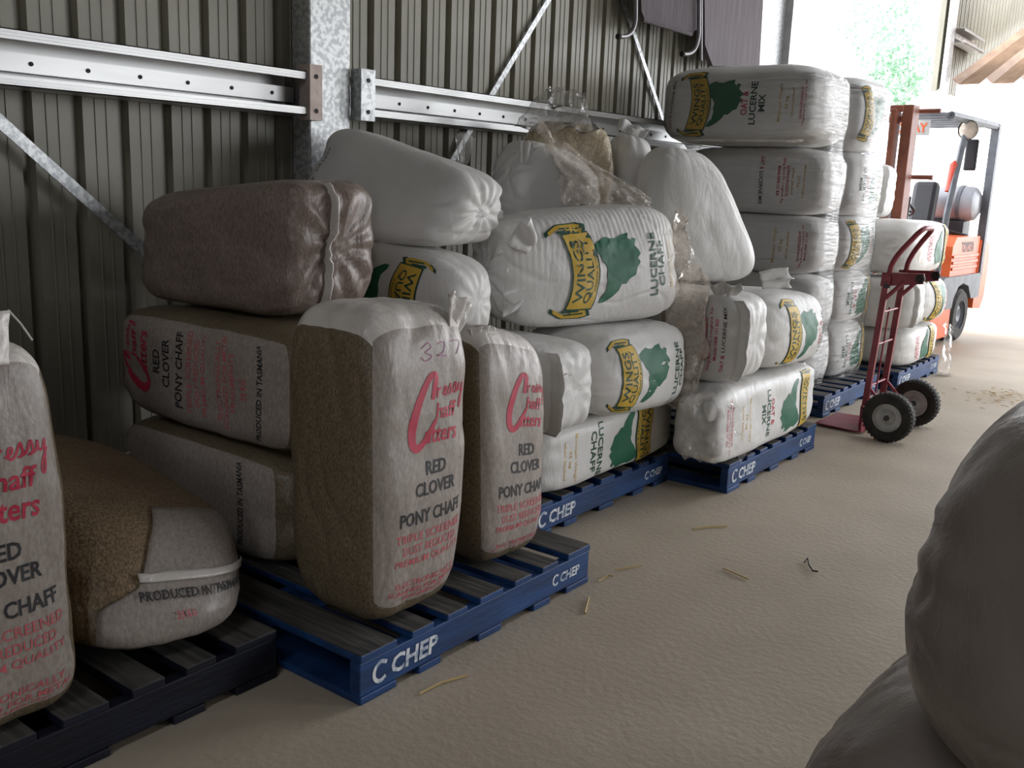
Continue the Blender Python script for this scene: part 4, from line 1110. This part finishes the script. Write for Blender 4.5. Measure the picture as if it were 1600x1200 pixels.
# hood with ribs
hood = MB().prism([(-.40, .68), (-.40, .98), (-.30, 1.07), (.50, 1.07), (.52, 1.0), (.52, .68)], -WID + .06, -.04, 'x').build('hood', M['orange'], fk)
for z in (.74, .80, .86):
    MB().box((-.04, -.38, z), (-.025, .48, z + .03), c=.005).build('hood_rib', M['orange'], hood)
b = MB()
v, f = text_mesh('TOYOTA', .03)
b.add([(-.036, q[0] * .42 + .10, q[1] * .11 + .965) for q in v], f)
q = b.build('side_lettering', M['fork_black'], hood); q['label'] = 'black lettering'
cw = MB().prism([(.52, .30), (.52, 1.02), (.62, 1.05), (.86, .98), (.92, .80), (.90, .40), (.80, .28)], -WID + .03, -.03, 'x').build('counterweight', M['orange'], fk)
for z in (.60, .80): fb('tail_light', (-.16, .90, z), (-.08, .935, z + .13), 'scarlet')
# seat
fb('seat', (-.70, -.42, 1.07), (-.32, .02, 1.20), 'fork_black', .04)
MB().box((-.66, -.06, 0), (-.40, .06, .46), Matrix.Translation((0, .05, 1.16)) @ Matrix.Rotation(-.18, 4, 'X'), .05).build('seat_back', M['fork_black'], fk)
# gas tank across the rear
tk = MB().lathe([(0, -.40), (.10, -.40), (.17, -.36), (.185, -.30), (.185, .30), (.17, .36), (.10, .40), (0, .40)], (-WID / 2 + .02, .52, 1.40), (1, 0, 0), 28).build('gas_tank', M['tank'], fk, True)
for x in (-.22, .22): MB().lathe([(.186, -.02), (.194, -.02), (.194, .02), (.186, .02)], (-WID / 2 + .02 + x, .52, 1.40), (1, 0, 0), 28).build('tank_strap', M['fork_grey'], tk, True)
fb('tank_cradle', (-WID + .2, .40, 1.07), (-.2, .66, 1.22), 'fork_black')
# overhead guard
for x in (-.05, -WID + .05):
    MB().box((-.04, -.04, 0), (.04, .04, 1.56), Matrix.Translation((x, .60, .66))).build('rear_post', M['fork_grey'], fk)
    MB().tube([(x, -.78, .62), (x, -.70, 1.3), (x, -.40, 2.20)], .032, 8).build('front_post', M['fork_grey'], fk)
    MB().tube([(x, -.95, 2.20), (x, .64, 2.20)], .04, 8).build('roof_rail', M['fork_grey'], fk)
for y in (-.95, -.65, -.35, -.05, .25, .62): fb('roof_bar', (-WID + .05, y - .03, 2.19), (-.05, y + .03, 2.23), 'fork_grey')
# head lamp, mirror, extinguisher
lp = MB().lathe([(.02, .06), (.07, .05), (.095, 0), (.095, -.02)], (-.02, -.46, 2.10), (0, 1, 0), 28).build('work_lamp', M['fork_black'], fk, True)
MB().lathe([(0, -.022), (.06, -.020), (.09, -.008)], (-.02, -.46, 2.10), (0, 1, 0), 28).build('lamp_lens', M['lens'], lp, True)
fb('mirror', (-.06, -.36, 1.72), (.06, -.32, 2.02), 'fork_black', .018)
MB().lathe([(0, -.15), (.05, -.15), (.05, .11), (.02, .15), (0, .15)], (-.08, -.56, 1.66), (0, .2, 1), 16).build('fire_extinguisher', M['scarlet'], fk, True)
# number plate hanging under the roof
pt_ = MB().box((-.62, -.97, 2.02), (-.22, -.955, 2.16)).build('plate', M['rim'], fk)
b = MB(); v, f = text_mesh('TODAY', .03)
b.add([(q[0] * .36 - .42, -.972, q[1] * .09 + 2.09) for q in v], f); b.build('plate_lettering', M['orange'], pt_)
# steering
MB().tube([(-.52, -1.02, .62), (-.52, -.80, 1.32)], .04, 8).build('steering_column', M['fork_black'], fk)
ring = [(-.52 + math.cos(t) * .18, -.80 + math.sin(t) * .16, 1.34 - math.sin(t) * .08) for t in np.linspace(0, 2 * math.pi, 28, endpoint=False)]
sw = MB().tube(ring, .016, 8, closed=True).build('steering_wheel', M['fork_black'], fk, True)
for t in (.5, 2.6, 4.7): MB().tube([(-.52, -.80, 1.33), (-.52 + math.cos(t) * .18, -.80 + math.sin(t) * .16, 1.34 - math.sin(t) * .08)], .010, 6).build('wheel_spoke', M['fork_black'], sw)
MB().tube([(-.35, -1.0, .7), (-.33, -.95, 1.45)], .012, 6).build('control_lever', M['fork_black'], fk)
fb('dashboard', (-WID + .12, -1.18, .62), (-.12, -.98, 1.12), 'fork_grey')
fb('floor_plate', (-WID + .1, -1.1, .40), (-.05, -.4, .44), 'fork_black')
# mast: two channels each side, cross bars, carriage, forks
for x0 in (-.11, -WID + .11):
    sg = 1 if x0 > -.5 else -1
    MB().box((x0 - .045, -1.92, .06), (x0 + .045, -1.76, 2.22), None, .006).build('mast_rail', M['rust'], fk)
    MB().box((x0 - .045 - sg * .08, -1.98, .06), (x0 + .0 - sg * .08, -1.84, 2.18), None, .006).build('inner_rail', M['rust'], fk)
for z in (.3, 1.15, 2.08, 2.17): fb('mast_cross_bar', (-WID + .11, -1.80, z), (-.11, -1.76, z + .06), 'rust')
for z in (1.62, 2.18): MB().tube([(-.10, -1.72, z), (.10, -1.72, z)], .02, 10).build('mast_peg', M['rust'], fk)
for x in (-.42, -.60): MB().tube([(x, -1.82, .2), (x, -1.82, 1.95)], .03, 10).build('lift_ram', M['fork_grey'], fk)
fb('fork_carriage', (-WID + .06, -2.04, .30), (-.06, -2.0, .42), 'fork_black')
fb('fork_carriage', (-WID + .06, -2.04, .62), (-.06, -2.0, .72), 'fork_black')
MB().tube([(-.05, .5, 1.04), (-.3, .2, 1.12), (-.4, -.1, 1.10)], .012, 6).build('fuel_hose', M['fork_black'], fk, True)

# ------------------------------------------------------------------ straw and bits on the floor
def stalk(pts, r, label):
    P = [onZ(x, y, .006) for x, y in pts]; c = sum(P) / len(P); c = np.array((c[0], c[1], 0))
    o = MB().tube([p - c for p in P], r, 5).build('straw_stalk', M['straw'], None, True)
    o.location = c; tag(o, label, 'straw', 'loose straw stalks on the floor')
stalk([(655, 1084), (690, 1066), (730, 1055)], .0035, 'long bent straw stalk lying in front of the nearest blue pallet')
stalk([(914, 958), (920, 934)], .004, 'straw stalk on the floor just past the front pallet corner')
stalk([(935, 908), (950, 899), (958, 900)], .003, 'thin straw stalk by the far corner of the front pallet')
stalk([(1083, 826), (1110, 823), (1136, 822)], .004, 'straw stalk lying flat beside the jutting pallet')
stalk([(962, 890), (1003, 883)], .003, 'straw stalk in the aisle beside the middle pallet')
stalk([(1130, 888), (1170, 905)], .003, 'pale straw stalk alone in the middle of the aisle')
a = onZ(1266, 884, 0)
tw = MB().tube([np.array(onZ(x, y, .01)) - a for x, y in ((1257, 878), (1262, 872), (1264, 882), (1270, 892), (1278, 893))], .0035, 5).build('dark_twig', M['hole']); tw.location = a
tag(tw, 'small dark curled twig on the bare floor of the aisle', 'twig')
rng = np.random.default_rng(5)
c = onZ(1563, 621, 0); V = []; F = []
for k in range(420):
    p = np.array((rng.normal() * .13, rng.normal() * .20, 0)); a = rng.uniform(0, 6.28); L_ = rng.uniform(.008, .03)
    z = .012 * math.exp(-(p[0] ** 2 / .02 + p[1] ** 2 / .05)) + rng.uniform(.001, .006)
    d = np.array((math.cos(a), math.sin(a), 0)) * L_; s_ = np.array((-d[1], d[0], 0)) * .12; i = len(V)
    up = np.array((0, 0, .003))
    V += [p + d + up * 0 + (0, 0, z), p + s_ + up + (0, 0, z), p - d + (0, 0, z), p - s_ + up + (0, 0, z)]; F.append((i, i + 1, i + 2, i + 3))
o = link('spilt_chaff', mesh('spilt_chaff', V, F), M['straw']); o.location = c
tag(o, 'small pile of spilt chaff on the floor at the right', 'chaff', kind='stuff')
V = []; F = []
for k in range(900):
    x = rng.uniform(-2.1, .6); y = rng.uniform(1.2, 9); a = rng.uniform(0, 6.28); L_ = rng.uniform(.004, .012)
    p = np.array((x, y, .0025)); d = np.array((math.cos(a), math.sin(a), 0)) * L_; s_ = np.array((-d[1], d[0], 0)) * .12; i = len(V)
    V += [p + d, p + s_, p - d, p - s_]; F.append((i, i + 1, i + 2, i + 3))
o = link('chaff_dust', mesh('chaff_dust', V, F), M['straw']); tag(o, 'scattered tiny chaff flecks across the concrete floor', 'chaff', kind='stuff')
